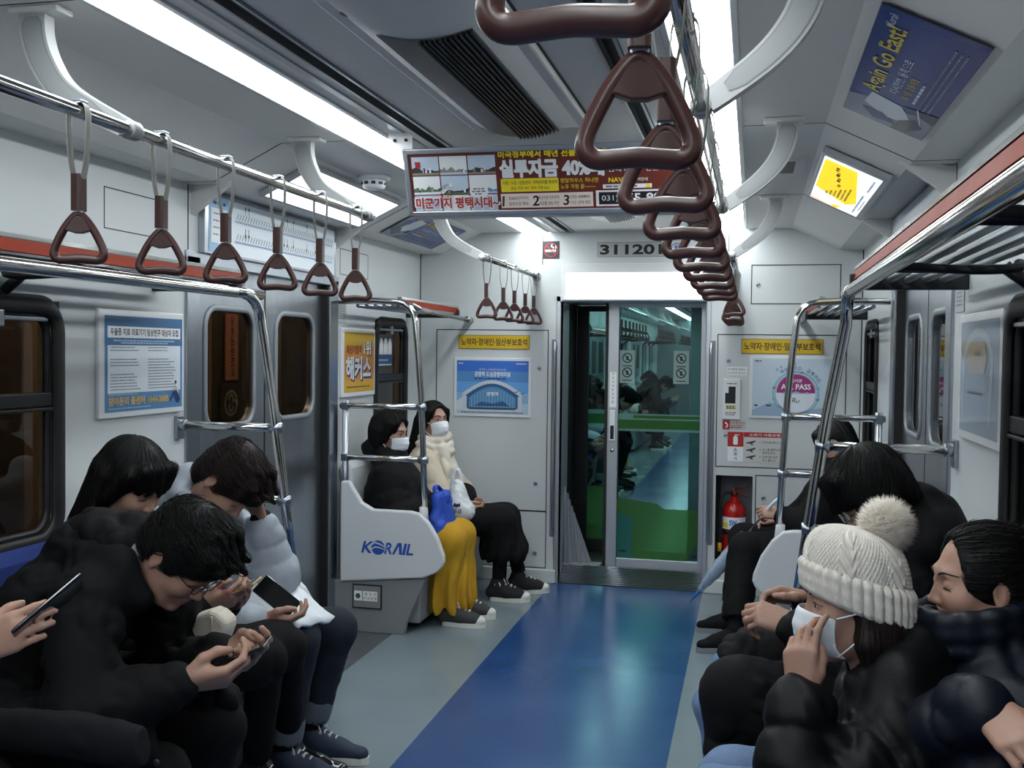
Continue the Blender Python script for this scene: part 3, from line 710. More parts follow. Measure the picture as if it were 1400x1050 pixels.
P.rect(0,.84,.531,.955,F_pale); P.rect(0,.856,.531,.915,F_green,2); P.rect(.1,.925,.531,.945,F_green,2)
P.poly([(.10,.0),(.46,.0),(.531,.13),(.531,.335),(.31,.335),(.26,.37),(0,.40),(0,.30),(.10,.27)],F_green); P.poly([(0,0),(.10,0),(.10,.27),(0,.30)],F_teal)
P.small(.02,.04,.07,.012,M_black_ink,2)
for u in (.055,.405):
    P.rect(u-.05,1.155,u+.05,1.37,F_white,1)
    for v in (1.225,1.32):
        P.ring(u,v,.026,.033,M_black_ink,3); P.line((u-.019,v+.019),(u+.019,v-.019),.006,M_black_ink,3); P.rect(u-.007,v-.016,u+.007,v+.012,M_black_ink,3); P.rect(u-.03,v-.055,u+.03,v-.049,M_black_ink,3)
P.build('film',d)
P=Panel((-.165,YD-.0185,.9),(1,0,0),(0,0,1)); P.rect(.012,.24,.058,.47,M_paper,1)
for i,t in enumerate('천천히여닫으세요'): P.text(t,.035,.45-.026*i,.016,M_black_ink,2,align='c')
P.build('door_notice',d)
h=MB(); h.box(-.150,-.112,YD-.032,YD-.018,.92,1.12,0); h.box(-.143,-.119,YD-.036,YD-.030,.93,1.02,1); h.build('door_handle',[M_white,M_dark],d,bevel=.004)
b=MB(); b.lathe([(.012,0),(.012,.005)],(-.13,YD-.018,.855),(0,-1,0),14); b.build('keyhole',M_steel2,d)
# light box over the door
r=thing('lit_sign','white lit sign box over the end doorway','sign',(.015,YE-.03,1.95))
MB().box(-.44,.475,YE-.055,YE,1.825,2.062).build('housing',M_white,r,bevel=.006)
MB().box(-.405,.445,YE-.059,YE-.055,1.838,2.0).build('panel',M_box,r)
# gangway
YN=7.35
m=MB(); m.box(-.50,.53,YE+.25,YN,-.05,.075); struct('floor_gangway',m,M_dark)
for n,s,x in (('wall_gangway_left',-1,-.475),('wall_gangway_right',1,.505)):
    m=MB()
    for i in range(7): m.box(min(x,x+s*.06),max(x,x+s*.06),YE+.30+i*.08,YE+.36+i*.08,0,2.0)
    m.box(min(x+s*.05,x+s*.07),max(x+s*.05,x+s*.07),YE+.07,YN,0,2.0); struct(n,m,M_black,bevel=.01)
struct('ceiling_gangway',MB().box(-.56,.59,YE+.07,YN,1.86,1.95),M_dark)
r=thing('gangway_plate','folded ribbed metal gangway plate leaning at the left of the end doorway','plate',(-.38,YD,.08))
m=MB()
for i in range(6):
    o_=.012*i; m.add([(-.44+.03*i,YD-.04+o_,.085),(-.41+.03*i,YD-.04+o_,.085),(-.435+.012*i,YD+.0+o_,.60-.045*i),(-.452+.012*i,YD+.0+o_,.60-.045*i),(-.44+.03*i,YD-.025+o_,.085),(-.41+.03*i,YD-.025+o_,.085),(-.435+.012*i,YD+.015+o_,.60-.045*i),(-.452+.012*i,YD+.015+o_,.60-.045*i)],[(0,1,2,3),(7,6,5,4),(0,4,5,1),(1,5,6,2),(2,6,7,3),(3,7,4,0)],i%2)
m.build('leaf',[M_steel2,M_grey],r,bevel=.002)
MB().box(-.45,-.2,YD-.05,YD+.06,.082,.095).build('foot',M_grey,r,bevel=.004)
# door of the next carriage
d=thing('door_4',None,None,(-.2,YN-.06,0),kind='structure'); d['label']='dark framed glass door of the next carriage'
f=MB(); f.box(-.47,-.385,YN-.08,YN-.04,.075,1.83); f.box(-.215,-.16,YN-.08,YN-.04,.075,1.83); f.box(-.385,-.215,YN-.08,YN-.04,.075,.16); f.box(-.385,-.215,YN-.08,YN-.04,1.79,1.83)
f.build('door_frame',M_dark,d,bevel=.003)
MB().box(-.385,-.215,YN-.064,YN-.056,.16,1.79).build('pane',G_door,d)
P=Panel((-.385,YN-.0645,.16),(1,0,0),(0,0,1)); P.rect(0,.80,.17,.93,F_pale); P.rect(0,.83,.17,.90,F_green,2); P.rect(0,0,.17,.38,F_green); P.build('film',d)
f=MB(); f.box(.34,.42,YN-.06,YN-.02,.075,1.83); f.box(.335,.345,YN-.07,YN-.01,.075,1.83); tag(f.build('door_edge',[M_alu],d),None)

YM=24.0; NL='seen through the end door glass'
build_floor(YN,YM,'floor_next'); struct('ceiling_next',ceiling(YN,YM,'ceiling_next'),[M_ceil,M_dark,M_seam])
struct('wall_next_end',end_wall(YN,YN+.07,[(-.47,.50,0,1.84)],'n'),[M_wall,M_seam])
for s,n in ((-1,'left'),(1,'right')):
    holes=[(7.6,8.3,.88,1.68)]+[(y,y+1.0,.88,1.66) for y in (10.8,12.2,15.7,17.1,20.6,22.0)]
    struct('wall_next_'+n,wall_mesh(s,holes,YN,YM),[M_wall,M_seam]); struct('tunnel_next_'+n,MB().box(*sorted((s*1.62,s*1.66)),YN,YM,0,2.2),M_tun2)
    for k,y in enumerate((8.8,13.75,18.7)): 
        m=MB(); m.box(*sorted((s*1.385,s*1.399)),y,y+1.4,.0,1.86,0); m.box(*sorted((s*1.38,s*1.386)),y+.20,y+.55,1.2,1.65,1); m.box(*sorted((s*1.38,s*1.386)),y+.85,y+1.2,1.2,1.65,1); struct('door_%d'%(5+k*2+(s>0)),m,[M_steel,M_black])
    for y0,y1,w_ in ((YN+.1,11.5,'nearest'),(11.5,15.6,'second'),(15.6,19.7,'third'),(19.7,YM-.05,'furthest')): light(s,y0,y1,'ceiling light strip of the next carriage on the %s, %s section'%(n,w_))
    for y0,y1,w_ in ((7.45,8.65,'nearest'),(10.35,13.65,'second'),(15.3,18.6,'third'),(20.2,23.6,'furthest')):
        bench(s,y0,y1,'blue bench of the next carriage on the %s, %s one'%(n,w_))
        rack(s,y0,y1,'luggage rack of the next carriage on the %s, %s one'%(n,w_))
        rail('strap rail of the next carriage on the %s, %s one'%(n,w_),s,XL if s<0 else XR,y0,y1+.1,(y0+.15,y1-.05))
        k=4 if y1<9 else 9
        for i in range(k): place(XL if s<0 else XR,y0+.25+(y1-y0-.4)*i/(k-1),'hand strap of the next carriage on the %s %s rail'%(n,w_),'hand straps of the next carriage, %s %s rail'%(n,w_),random.uniform(-.2,.2))
struct('wall_next_back',MB().box(-1.47,1.47,YM,YM+.06,0,2.44),M_grey)

# ================================================================== SIGNS AND POSTERS
K=M_black_ink; W_=M_paper
YEL=ink('sign_yellow',(206,170,28)); BROWN=ink('sign_brown',(96,70,20))
def plate(name,label,cat,o,u,v,w,h,th=.008,frame=M_white,border=.0,group=None,bevel=.002):
    """a flat plate / framed print; returns (thing, Panel on its face)"""
    o=Vector(o);u=Vector(u).normalized();v=Vector(v).normalized();n=u.cross(v)
    r=thing(name,label,cat,tuple(o+u*w/2+v*h/2),group)
    b=MB(); c=o+u*w/2+v*h/2+n*th/2; b.obox(c,u*w/2,v*h/2,n*th/2); b.build('frame' if border else 'plate',frame,r,bevel=bevel)
    P=Panel(o+n*th,u,v); return r,P
EX=(1,0,0);EZ=(0,0,1);LY=(0,1,0);RY=(0,-1,0)
def yellow_sign(x0,x1,z0,z1,label):
    r,P=plate('priority_seat_sign',label,'sign',(x0,YE,z0),EX,EZ,x1-x0,z1-z0,.004,YEL,group='yellow priority seat signs')
    w,h=x1-x0,z1-z0; th=.003
    for q in ((0,0,w,th),(0,h-th,w,h),(0,0,th,h),(w-th,0,w,h)): P.rect(*q,BROWN)
    P.text('노약자·장애인·임산부보호석',w/2,h*.24,h*.52,K,w=w*.93,align='c',bold=.018); P.build('lettering',r)
yellow_sign(-1.128,-.650,1.512,1.604,'yellow priority seat sign on the left of the end wall'); yellow_sign(.690,1.176,1.502,1.594,'yellow priority seat sign on the right of the end wall')

# blue station poster
BL1=ink('sky_blue',(54,110,200)); BL2=ink('mid_blue',(100,162,220)); BL3=ink('pale_blue',(176,200,220)); BL4=ink('building_blue',(44,88,136)); BL5=ink('glass_blue',(82,138,180)); NAVY=ink('navy',(30,52,104))
w,h=.52,.385; r,P=plate('framed_poster','blue framed poster of an arched glass station building on the end wall','poster',(-1.155,YE,1.069),EX,EZ,w,h,.010,M_white,1)
a=.018
for i,(c) in enumerate((BL3,ink('sky2',(140,178,214)),BL2,ink('sky3',(84,138,198)),BL1)):
    P.rect(a,a+(h-2*a)*i/5,w-a,a+(h-2*a)*(i+1)/5,c)
P.text('광명역 도심공항터미널',w/2,.262,.034,W_,3,w=.24,align='c',bold=.02); P.text('리무진버스, 수하물위탁과 출국심사를',w/2,.302,.013,W_,3,w=.18,align='c'); P.small(.14,.245,.36,.008,NAVY,3); P.small(.03,.345,.06,.006,W_,3); P.small(.42,.345,.49,.006,W_,3)
P.poly([(.06,.03)]+[(.06+.4*i/20,.155+.085*math.sin(PI*i/20)) for i in range(21)]+[(.46,.03)],ink('mist',(196,204,214)),2)
P.rect(.088,.055,.432,.136,BL4,3); P.poly([(.075+.37*i/20,.135+.082*math.sin(PI*i/20)) for i in range(21)],BL4,3); P.poly([(.02,.04),(.02,.10),(.07,.135),(.10,.12),(.10,.05)],ink('mist2',(206,212,220)),1.5)
P.rect(.100,.06,.420,.124,BL5,4); P.poly([(.100+.32*i/20,.123+.074*math.sin(PI*i/20)) for i in range(21)],BL5,4)
for i in range(15): x=.12+.28*i/14; P.rect(x-.001,.06,x+.001,.125+.06*math.sin(PI*(x-.11)/.3),BL3,5)
P.rect(.10,.048,.42,.055,ink('shade',(40,52,70)),5); P.poly([(.14,.07),(.19,.1),(.26,.085),(.33,.105),(.38,.07)],BL4,5)
P.text('광명역',.262,.135,.028,W_,6,align='c',bold=.015); P.poly([(.40,.165),(.425,.160),(.445,.175),(.43,.168)],BL4,5); P.poly([(.445,.155),(.465,.150),(.48,.162),(.466,.157)],BL4,5); P.small(.05,.026,.47,.005,NAVY,5)
P.build('print',r)

# pass poster
w,h=.50,.385; r,P=plate('framed_poster','pale framed poster with magenta half disc on the right of the end wall','poster',(.745,YE,1.105),EX,EZ,w,h,.010,M_white,1)
MAG=ink('magenta',(150,44,112)); PB=ink('pass_blue',(150,176,198)); CY=ink('cyan',(110,176,196))
P.rect(.016,.016,w-.016,h-.016,ink('pass_ground',(188,204,216))); P.poly([(.016,.016),(w-.016,.016),(w-.016,.08),(.3,.05),(.12,.1),(.016,.05)],PB,2)
cx,cy,R=.275,.155,.118
P.disc(cx,cy,R+.006,PB,2,40); P.disc(cx,cy,R,ink('pass_white',(214,222,230)),3,40); P.poly(arc(cx,cy+.005,R-.004,0,180,24),MAG,4)
P.ring(cx,cy,R+.012,R+.020,CY,3,40)
for i in range(12):
    an=math.radians(15+30*i); P.rect(cx+(R+.016)*math.cos(an)-.009,cy+(R+.016)*math.sin(an)-.006,cx+(R+.016)*math.cos(an)+.009,cy+(R+.016)*math.sin(an)+.006,(CY,PB,ink('pass_grey',(120,128,140)))[i%3],4)
P.poly([(cx-.085,cy),(cx-.06,cy+.014),(cx-.03,cy+.002),(cx+.0,cy+.016),(cx+.04,cy+.003),(cx+.07,cy+.012),(cx+.085,cy)],PB,5)
P.text('한장이면',cx-.008,cy+.068,.022,W_,6,align='c',bold=.012); P.text('ALL PASS',cx,cy+.026,.034,W_,6,w=.175,align='c',bold=.02); P.text('R',cx-.022,cy-.055,.03,K,6,bold=0,slant=.2); P.text('ail',cx+.002,cy-.055,.018,K,6)
t1='레일플러스'; 
for i,ch in enumerate('전국 호환'): an=math.radians(128-9*i); P.text(ch,cx+(R+.058)*math.cos(an),cy+(R+.058)*math.sin(an),.016,NAVY,5,align='c',rot=math.degrees(an)-90) if ch!=' ' else None
for i,ch in enumerate('레일플러스 교통카드'): an=math.radians(122-10*i); P.text(ch,cx+(R+.030)*math.cos(an),cy+(R+.030)*math.sin(an),.021,BL4,5,align='c',rot=math.degrees(an)-90,bold=.01) if ch!=' ' else None
P.small(.03,h-.035,.075,.006,NAVY,3); P.small(.03,.075,.05,.01,NAVY,3); P.small(.1,.075,.13,.01,NAVY,3)
P.build('print',r)

# small notices on the right end panel
r,P=plate('car_number_notice','small white notice strip above the alarm unit','sign',(.603,YE,1.365),EX,EZ,.125,.056,.002,W_)
P.text('이 차량의 번호는',.0625,.032,.014,K,align='c'); P.text('311201호 입니다.',.0625,.010,.014,K,align='c'); P.build('lettering',r)
r,P=plate('alarm_unit','white emergency intercom unit with dark window','intercom',(.583,YE,1.092),EX,EZ,.108,.252,.014,M_white,bevel=.004)
P.rect(.035,.10,.078,.205,M_dark); P.rect(.015,.10,.046,.165,K,2); P.rect(.020,.062,.082,.09,ink('notice_cream',(214,206,150)),2); P.small(.024,.078,.078,.006,K,3); P.small(.024,.068,.078,.006,K,3); P.small(.025,.22,.085,.005,K); P.small(.018,.04,.09,.005,K); P.small(.018,.028,.08,.005,K); P.build('face',r)
RED=ink('sign_red',(178,40,36))
r,P=plate('phone_sign','small red telephone sign between the intercom and the extinguisher notice','sign',(.585,YE,1.03),EX,EZ,.14,.056,.002,ink('sticker_grey',(190,186,184)))
P.rect(0,0,.045,.056,RED); P.poly([(.012,.042),(.02,.046),(.032,.034),(.034,.02),(.026,.010),(.018,.012),(.019,.018),(.026,.018),(.026,.03),(.018,.036)],W_,2); P.text('비상통화장치',.05,.034,.015,RED,1,w=.085); P.small(.05,.022,.13,.005,RED); P.small(.05,.010,.12,.005,K); P.build('lettering',r)
r,P=plate('extinguisher_sign','red and white fire extinguisher sign above the niche','sign',(.618,YE,.832),EX,EZ,.096,.184,.002,W_)
P.rect(0,.092,.096,.184,RED); P.rect(.034,.104,.062,.155,W_,2,.006); P.rect(.042,.155,.054,.168,W_,2); P.rect(.05,.163,.07,.168,W_,2)
for i,t in enumerate('소화기'): P.text(t,.048,.062-.028*i,.022,K,align='c',bold=.015)
P.build('lettering',r)
r,P=plate('instruction_notice','white extinguisher instruction notice with a red heading','sign',(.716,YE,.830),EX,EZ,.25,.186,.002,ink('notice_white',(206,206,202)))
P.rect(0,.156,.25,.186,RED,1); P.text('소화기 사용요령',.125,.163,.016,W_,2,align='c',w=.185,bold=.01)
for i,(t1,t2) in enumerate((('1. 안전핀을 뽑는다.',''),('2. 호스를 불쪽으로','향하게 한다.'),('3. 손잡이를 힘껏','쥐고 뿜는다.'))):
    z=.118-.045*i; P.text(t1,.095,z,.015,K,2); 
    if t2: P.text(t2,.112,z-.021,.015,K,2)
    P.poly([(.015,z+.004),(.07,z+.018),(.074,z+.012),(.05,z-.002),(.06,z-.012),(.05,z-.012),(.035,z-.002),(.015,z-.003)],ink('pict_grey',(70,70,72)),2)
P.build('lettering',r)
# number plate, no-smoking sign
r,P=plate('number_plate','car number plate 311201 above the end doorway','sign',(-.216,YE,2.105),EX,EZ,.43,.094,.003,ink('plate_grey',(176,178,176)))
th=.003; 
for q in ((0,0,.43,th),(0,.091,.43,.094),(0,0,th,.094),(.427,0,.43,.094)): P.rect(*q,M_grey)
P.text('311201',.018,.016,.062,K,w=.39,bold=.06); P.build('lettering',r)
r,P=plate('accessible_sign','round blue emblem sticker right of the car number plate','sign',(.235,YE,2.105),EX,EZ,.10,.094,.002,W_)
P.disc(.05,.047,.04,NAVY); P.disc(.05,.047,.036,ink('pale2',(190,200,214)),2); P.poly([(.03,.03),(.05,.03),(.05,.07),(.04,.07)],BL1,3); P.build('emblem',r)
r,P=plate('no_smoking_sign','square black no smoking sign on the end wall','sign',(-.57,YE,2.098),EX,EZ,.108,.112,.003,ink('sign_black',(44,44,48)),bevel=.001)
for a0,a1 in ((-40,130),(142,314)): 
    A=arc(.054,.056,.046,a0,a1,20)+arc(.054,.056,.040,a1,a0,20); P.poly(A,RED,3)
P.rect(.016,.044,.07,.058,W_,2); P.rect(.074,.044,.086,.058,W_,2); P.poly([(.07,.062),(.075,.075),(.06,.08),(.064,.095),(.055,.092),(.050,.078),(.062,.07)],W_,2); P.poly([(.078,.06),(.09,.068),(.09,.082),(.08,.086),(.08,.08),(.084,.072)],W_,2); P.line((.022,.086),(.086,.024),.006,RED,4); P.build('symbol',r)

# ---- left wall posters
def framed(label,o,u,w,h,name='framed_poster'): return plate(name,label,'poster',o,u,EZ,w,h,.016,M_white,1,bevel=.004)
r,P=framed('blue and white notice poster with a yellow phone number on the left wall',(-XW,3.04,1.252),LY,.53,.376)
w,h=.53,.376; PBL=ink('poster_blue',(84,136,184)); PBD=ink('poster_blue2',(62,112,158)); OY=ink('poster_gold',(226,176,48))
P.rect(.03,.02,w-.015,h-.022,PBL); P.rect(.03,.25,w-.015,h-.022,PBD,2); P.rect(.045,.278,w-.03,.318,W_,3)
P.text('우울증 치료 의료기기 임상연구 대상자 모집',.272,.286,.026,K,4,w=.425,align='c',bold=.022); P.small(.08,.266,.46,.005,BL3,3); P.small(.12,.258,.42,.005,BL3,3)
P.rect(.045,.085,w-.03,.252,ink('poster_ground',(224,231,237)),3)
for c0,c1 in ((.06,.25),(.285,.47)):
    v=.243
    for i in range(15): 
        if random.random()<.8: P.small(c0,v,c1-random.uniform(0,.06),.0035,ink('print_grey',(120,128,140)),4)
        v-=.0105
P.small(.05,.078,.22,.004,BL3,3)
P.text('참여문의 콜센터 1644-3685',.05,.042,.030,W_,3,w=.37,bold=.045); P.text('참여문의 콜센터 1644-3685',.05,.042,.030,OY,4,w=.37,bold=.015); P.small(.05,.03,.3,.004,BL3,3)
P.poly([(.43,.04),(.455,.068),(.475,.035),(.495,.04),(.497,.055),(.47,.085),(.455,.085),(.43,.05)],NAVY,4); P.poly([(.452,.082),(.47,.085),(.487,.072),(.49,.078),(.475,.095),(.468,.105),(.455,.1)],ink('figure_grey',(190,190,190)),5); P.disc(.465,.113,.007,ink('skin_print',(180,140,120)),5); P.disc(.466,.116,.006,K,6)
P.build('print',r)
r,P=framed('orange and gold poster with bold white lettering between the left door and far window',(-XW,5.145,1.238),LY,.49,.376)
w,h=.49,.376; P.rect(.025,.025,w-.02,h-.02,ink('poster_orange',(206,140,62))); P.rect(.025,.27,w-.02,h-.02,ink('poster_gold2',(196,158,40)),2); P.rect(.025,.025,w-.02,.09,ink('poster_gold3',(202,158,50)),2)
P.text('최단기합격',.05,.235,.05,ink('poster_red',(150,50,36)),4,w=.22,bold=.03); P.text('1위',.30,.225,.085,K,3,w=.125,bold=.08); P.text('1위',.30,.23,.08,W_,4,w=.115,bold=.03)
P.text('해커스',.055,.085,.125,NAVY,3,w=.37,bold=.07); P.text('해커스',.045,.095,.125,W_,5,w=.365,bold=.05); P.text('해커스',.047,.097,.121,ink('letter_white',(225,230,238)),6,w=.36,bold=.01)
P.small(.06,.05,.4,.007,BROWN,4); P.build('print',r)
r,P=framed('pale glossy poster under glass on the right wall, right of the right door',(XW,3.42,1.252),RY,.56,.376)
w,h=.56,.376; P.rect(.03,.025,w-.03,h-.025,ink('gloss_blue',(150,164,182),.12)); P.poly([(.05,.3)]+arc(.27,.22,.2,180,0,20,.11)+[(.47,.2),(.44,.06),(.42,.06),(.43,.2)]+arc(.27,.22,.17,0,180,20,.085)+[(.08,.06),(.06,.06)],ink('gloss_pale',(176,184,194),.12),2)
P.poly([(.12,.24),(.2,.29),(.36,.29),(.40,.24),(.36,.2),(.2,.2)],ink('gloss_sand',(170,160,148),.12),3); P.small(.24,.25,.32,.012,ink('gloss_ink',(110,116,128)),4); P.small(.15,.14,.35,.006,ink('gloss_ink',(0,0,0)),4); P.build('print',r)
for s,(y,u) in ((-1,(5.115,LY)),(1,(3.57,RY))):
    r,P=plate('small_notice','small grey notice plate high beside the %s poster'%('orange and gold' if s<0 else 'pale glossy'),'sign',(s*XW,y,1.64),u,EZ,.11 if s<0 else .13,.12,.003,ink('notice_grey',(172,176,178)))
    for i in range(7): P.small(.01,.10-.013*i,.10,.005,M_grey)
    P.build('print',r)
# crown shaped sticker on the far left window
mb=MB(); r=thing('window_sticker','white and blue scalloped sticker on the far left window','sticker',(-XW-.02,5.9,1.45))
P=Panel((-XW-.029,5.74,1.40),LY,EZ); P.rect(0,0,.30,.075,BL4); P.rect(.004,.004,.296,.012,W_,2); P.small(.05,.03,.25,.012,BL3,2)
for i in range(4): P.poly([(.005+.074*i,.07)]+arc(.04+.074*i,.12,.034,180,0,12,.05)+[(.075+.074*i,.07)],W_,2)
P.build('print',r)
# route map over the left door, plain header on the right
for s in (-1,1):
    u=LY if s<0 else RY; y0=3.70 if s<0 else 5.02
    r,P=plate('route_map' if s<0 else 'door_header',('white and blue route map panel over the left door' if s<0 else 'metal header panel over the right door'),'sign' if s<0 else 'panel',(s*XW,y0,1.875),u,EZ,1.32,.245,.03,M_steel2,bevel=.003)
    if s<0:
        LB=ink('map_blue',(150,190,220)); P.rect(.03,.012,1.29,.235,ink('map_white',(226,234,240))); P.rect(.03,.012,.19,.235,LB,2); P.rect(.045,.05,.175,.19,W_,3); P.small(.06,.205,.16,.012,NAVY,3)
        for i in range(4): P.small(.06,.165-.028*i,.11,.006,M_grey,4); P.small(.125,.165-.028*i,.165,.004,M_grey,4)
        for v in (.155,.07):
            P.line((.24,v),(1.26,v),.004,ink('line_blue',(60,110,180)),3)
            for i in range(42):
                x=.25+1.0*i/41; P.disc(x,v,.005,W_,4,10); P.ring(x,v,.004,.006,ink('line_blue',(0,0,0)),4,10); P.line((x+.003,v+.010),(x+.018,v+.034),.004,M_grey,4)
        for x in (.33,.36,.70,.735,.8,.95,1.05):
            P.line((x,.19),(x,.222),.003,K,4); P.poly([(x-.007,.215),(x,.23),(x+.007,.215)],K,4); P.line((x,.10),(x,.135),.003,K,4); P.poly([(x-.007,.108),(x,.092),(x+.007,.108)],K,4)
        P.build('print',r)

# ---- ceiling posters on the coving
def cove(s,y0,y1,label,lit=False):
    """framed print on the sloping coving; returns thing and panel (u along the car, v up the slope)"""
    ang=Vector((-.275*s,0,.134)).normalized(); u=RY if s>0 else LY; o=Vector((s*1.235,(y1 if s>0 else y0),2.1405)); 
    return plate('lit_advert' if lit else 'ceiling_poster',label,'poster',o,u,ang,y1-y0,.25 if not lit else .262,.022 if lit else .0035,M_alu if lit else ink('poster_edge',(30,34,50)),1,bevel=.002)
def go_east(s,y0,y1,label):
    r,P=cove(s,y0,y1,label); w,h=y1-y0,.25; D=ink('east_blue',(20,44,122),.22)
    YG=ink('east_gold',(196,176,62),.25); GR=ink('east_grey',(120,130,148),.2); PW=ink('east_white',(196,204,214),.2); DK=ink('east_dark',(44,50,66),.2)
    P.rect(.002,.002,w-.002,h-.002,D); P.poly([(.002,.002),(.26,.002),(.22,.08),(.25,.16),(.2,h-.002),(.002,h-.002)],GR,2)
    P.poly([(.12,.05),(.26,.10),(.29,.19),(.17,.2),(.10,.13)],PW,3); P.poly([(.06,.09),(.13,.14),(.12,.2),(.04,.16)],D,3.2); P.poly([(.01,.06),(.12,.02),(.19,.05),(.12,.09),(.02,.1)],DK,3.4); P.poly([(.2,.003),(.3,.003),(.27,.1),(.24,.06)],DK,3.6)
    P.line((.15,.03),(.29,.06),.004,PW,4)
    P.text('Again Go East!',.30,h-.085,.058,YG,4,w=w-.40,bold=.02); P.text('다시한번, 동쪽으로',.36,h-.125,.027,PW,4,w=.30); P.text('즐거운 강릉여행',.34,h-.155,.022,YG,4,w=.2); P.small(.33,h-.175,.52,.008,PW,4); P.text('Korail',w-.10,h-.045,.020,PW,4,w=.07)
    for i in range(3): P.small(.30,.03+.014*i,w-.1,.005,GR,4)
    P.build('print',r)
go_east(1,2.31,3.25,'glossy dark blue ceiling poster with gold lettering on the right coving'); go_east(-1,5.30,6.22,'glossy dark blue ceiling poster far down the left coving beyond the advert board')
M_ly=mat('lit_yellow',(250,214,20),.5,emit=lin((252,220,10)),es=.75); M_lw=mat('lit_white',(235,240,246),.5,emit=(.84,.89,.96),es=.85); M_lo=mat('lit_peach',(240,206,180),.5,emit=lin((244,206,180)),es=.8)
r,P=cove(1,3.88,4.95,'backlit yellow and white advert on the right coving',True); w,h=1.07,.262
P.rect(.03,.022,w-.05,h-.014,M_lw); P.poly([(.36,h-.02),(w-.09,h-.02),(w-.09,.115),(.34,.055),(.22,.09),(.25,.13)],M_ly,2); P.poly([(.03,.1),(.03,h-.016),(.1,h-.016),(.05,.1)],M_lo,2); P.poly([(.05,.12),(.14,.10),(.12,.135),(.06,.15)],M_ly,3)
for i in range(4): P.small(w-.22-.10*i,h-.085-.01*i,w-.14-.10*i,.014,BROWN,4)
for i in range(6): P.small(.30,.10+.017*i,.62-.05*i,.008,(BROWN,M_grey)[i%2],4)
P.small(.12,.045,.6,.008,ink('pale_ink',(150,170,190)),3); P.small(.2,.03,.5,.005,ink('pale_ink',(0,0,0)),3); P.small(.7,.04,.95,.008,ink('pale_ink',(0,0,0)),3)
P.build('lit_print',r)
r,P=cove(-1,3.88,4.95,'backlit white advert on the left coving above the route map',True)
M_lw2=mat('lit_white_bright',(250,250,250),.5,emit=(.93,.97,1.0),es=2.2); P.rect(.02,.016,w-.02,h-.012,M_lw2); P.build('lit_print',r)

# ---- the hanging advert board
r=thing('advert_board','long red and white advert board hanging across the ceiling','advert board',(.05,3.5,2.1))
o=Vector((-.447,3.505,1.978)); v=Vector((0,-.085,.222)); h=v.length; w=1.0; u=Vector(EX); vn=v.normalized(); n=u.cross(vn)
f=MB()
for (a0,b0,a1,b1) in ((0,0,w,.018),(0,h-.018,w,h),(0,0,.018,h),(w-.018,0,w,h)): f.obox(o+u*(a0+a1)/2+vn*(b0+b1)/2,u*(a1-a0)/2,vn*(b1-b0)/2,n*.008)
f.build('frame',M_alu,r,bevel=.003)
bk=MB(); bk.prism([(3.505,1.976),(3.42,2.20),(3.66,2.20),(3.575,1.976)],lambda a,b,t:(t,a+.004,b),-.44,.546); bk.build('casing',M_alu,r)
for x in (-.47,.50): MB().box(x-.045,x+.045,3.46,3.464,2.17,2.266).build('hanger',M_white,r); MB().lathe([(.006,0),(.006,.004)],(x-.02,3.459,2.24),(0,-1,0),12).lathe([(.006,0),(.006,.004)],(x+.022,3.459,2.24),(0,-1,0),12).build('bolt',M_dark,r)
P=Panel(o+n*.002,u,vn); MR=ink('board_maroon',(104,40,28)); BY=ink('board_yellow',(246,222,46)); BP=ink('board_pink',(240,222,212)); PH=[ink('photo_sky',(196,212,228)),ink('photo_dark',(58,56,58)),ink('photo_green',(96,118,92)),ink('photo_blue',(104,152,196)),ink('photo_tan',(150,138,124))]
P.rect(.016,.016,w-.016,h-.016,MR); a=.028; gw,gh=.098,.064
for j in range(3):
    for i in range(3):
        x=a+(gw+.004)*i; y=.198-.068*j-.052+.018+.0; y=h-.034-(gh+.004)*(j)-gh+.006
        P.rect(x,y,x+gw,y+gh,PH[0] if (i+j)%2==0 else W_,2)
        k=random.uniform(.25,.5)*gh
        if j<2:
            pts=[(x,y),(x+gw,y)]; m_=7
            pts+=[(x+gw-gw*t/m_, y+k*random.uniform(.5,1.2)) for t in range(m_+1)]
            P.poly(pts,[PH[1],PH[4],PH[1],PH[2],PH[1],PH[3]][(i+3*j)%6],3); P.poly([(x,y),(x+gw,y),(x+gw,y+k*.35),(x,y+k*.3)],[PH[4],PH[0],PH[4],W_,PH[2],PH[0]][(i+3*j)%6],4)
            for t in range(5): q=x+gw*random.uniform(.05,.85); P.rect(q,y+k*.3,q+gw*.07,y+k*random.uniform(.6,1.0),random.choice([W_,PH[1],PH[4]]),5+.15*t)
P.poly([(a+.012,h-.045),(a+.032,h-.045),(a+.030,h-.062),(a+.022,h-.07),(a+.014,h-.062)],RED,6)
P.poly([(.125,.09),(.165,.118),(.172,.108),(.133,.078)],W_,7); P.text('이제는',.13,.083,.018,K,8,w=.04,rot=33); P.poly([(.12,.078),(.128,.08),(.135,.068),(.165,.075),(.16,.066),(.13,.06)],RED,7); P.disc(.265,.085,.034,W_,6,24,.024); P.small(.245,.092,.285,.005,M_grey,7); P.small(.24,.083,.29,.005,M_grey,7); P.small(.25,.074,.28,.005,M_grey,7)
P.text('미군기지 평택시대~',.028,.024,.046,W_,8,w=.31,bold=.10); P.text('미군기지 평택시대~',.032,.028,.039,ink('board_red',(182,56,44)),9,w=.302,bold=.045)
P.text('미국정부에서 매년 선불로 렌탈료 약 4,000~5,000만원',.342,.196,.024,BY,3,w=.61,bold=.05); P.text('실투자금 40%대',.345,.130,.060,W_,3,w=.36,bold=.085); P.text('임대 / 렌탈 전문',.72,.140,.02,W_,3,w=.17)
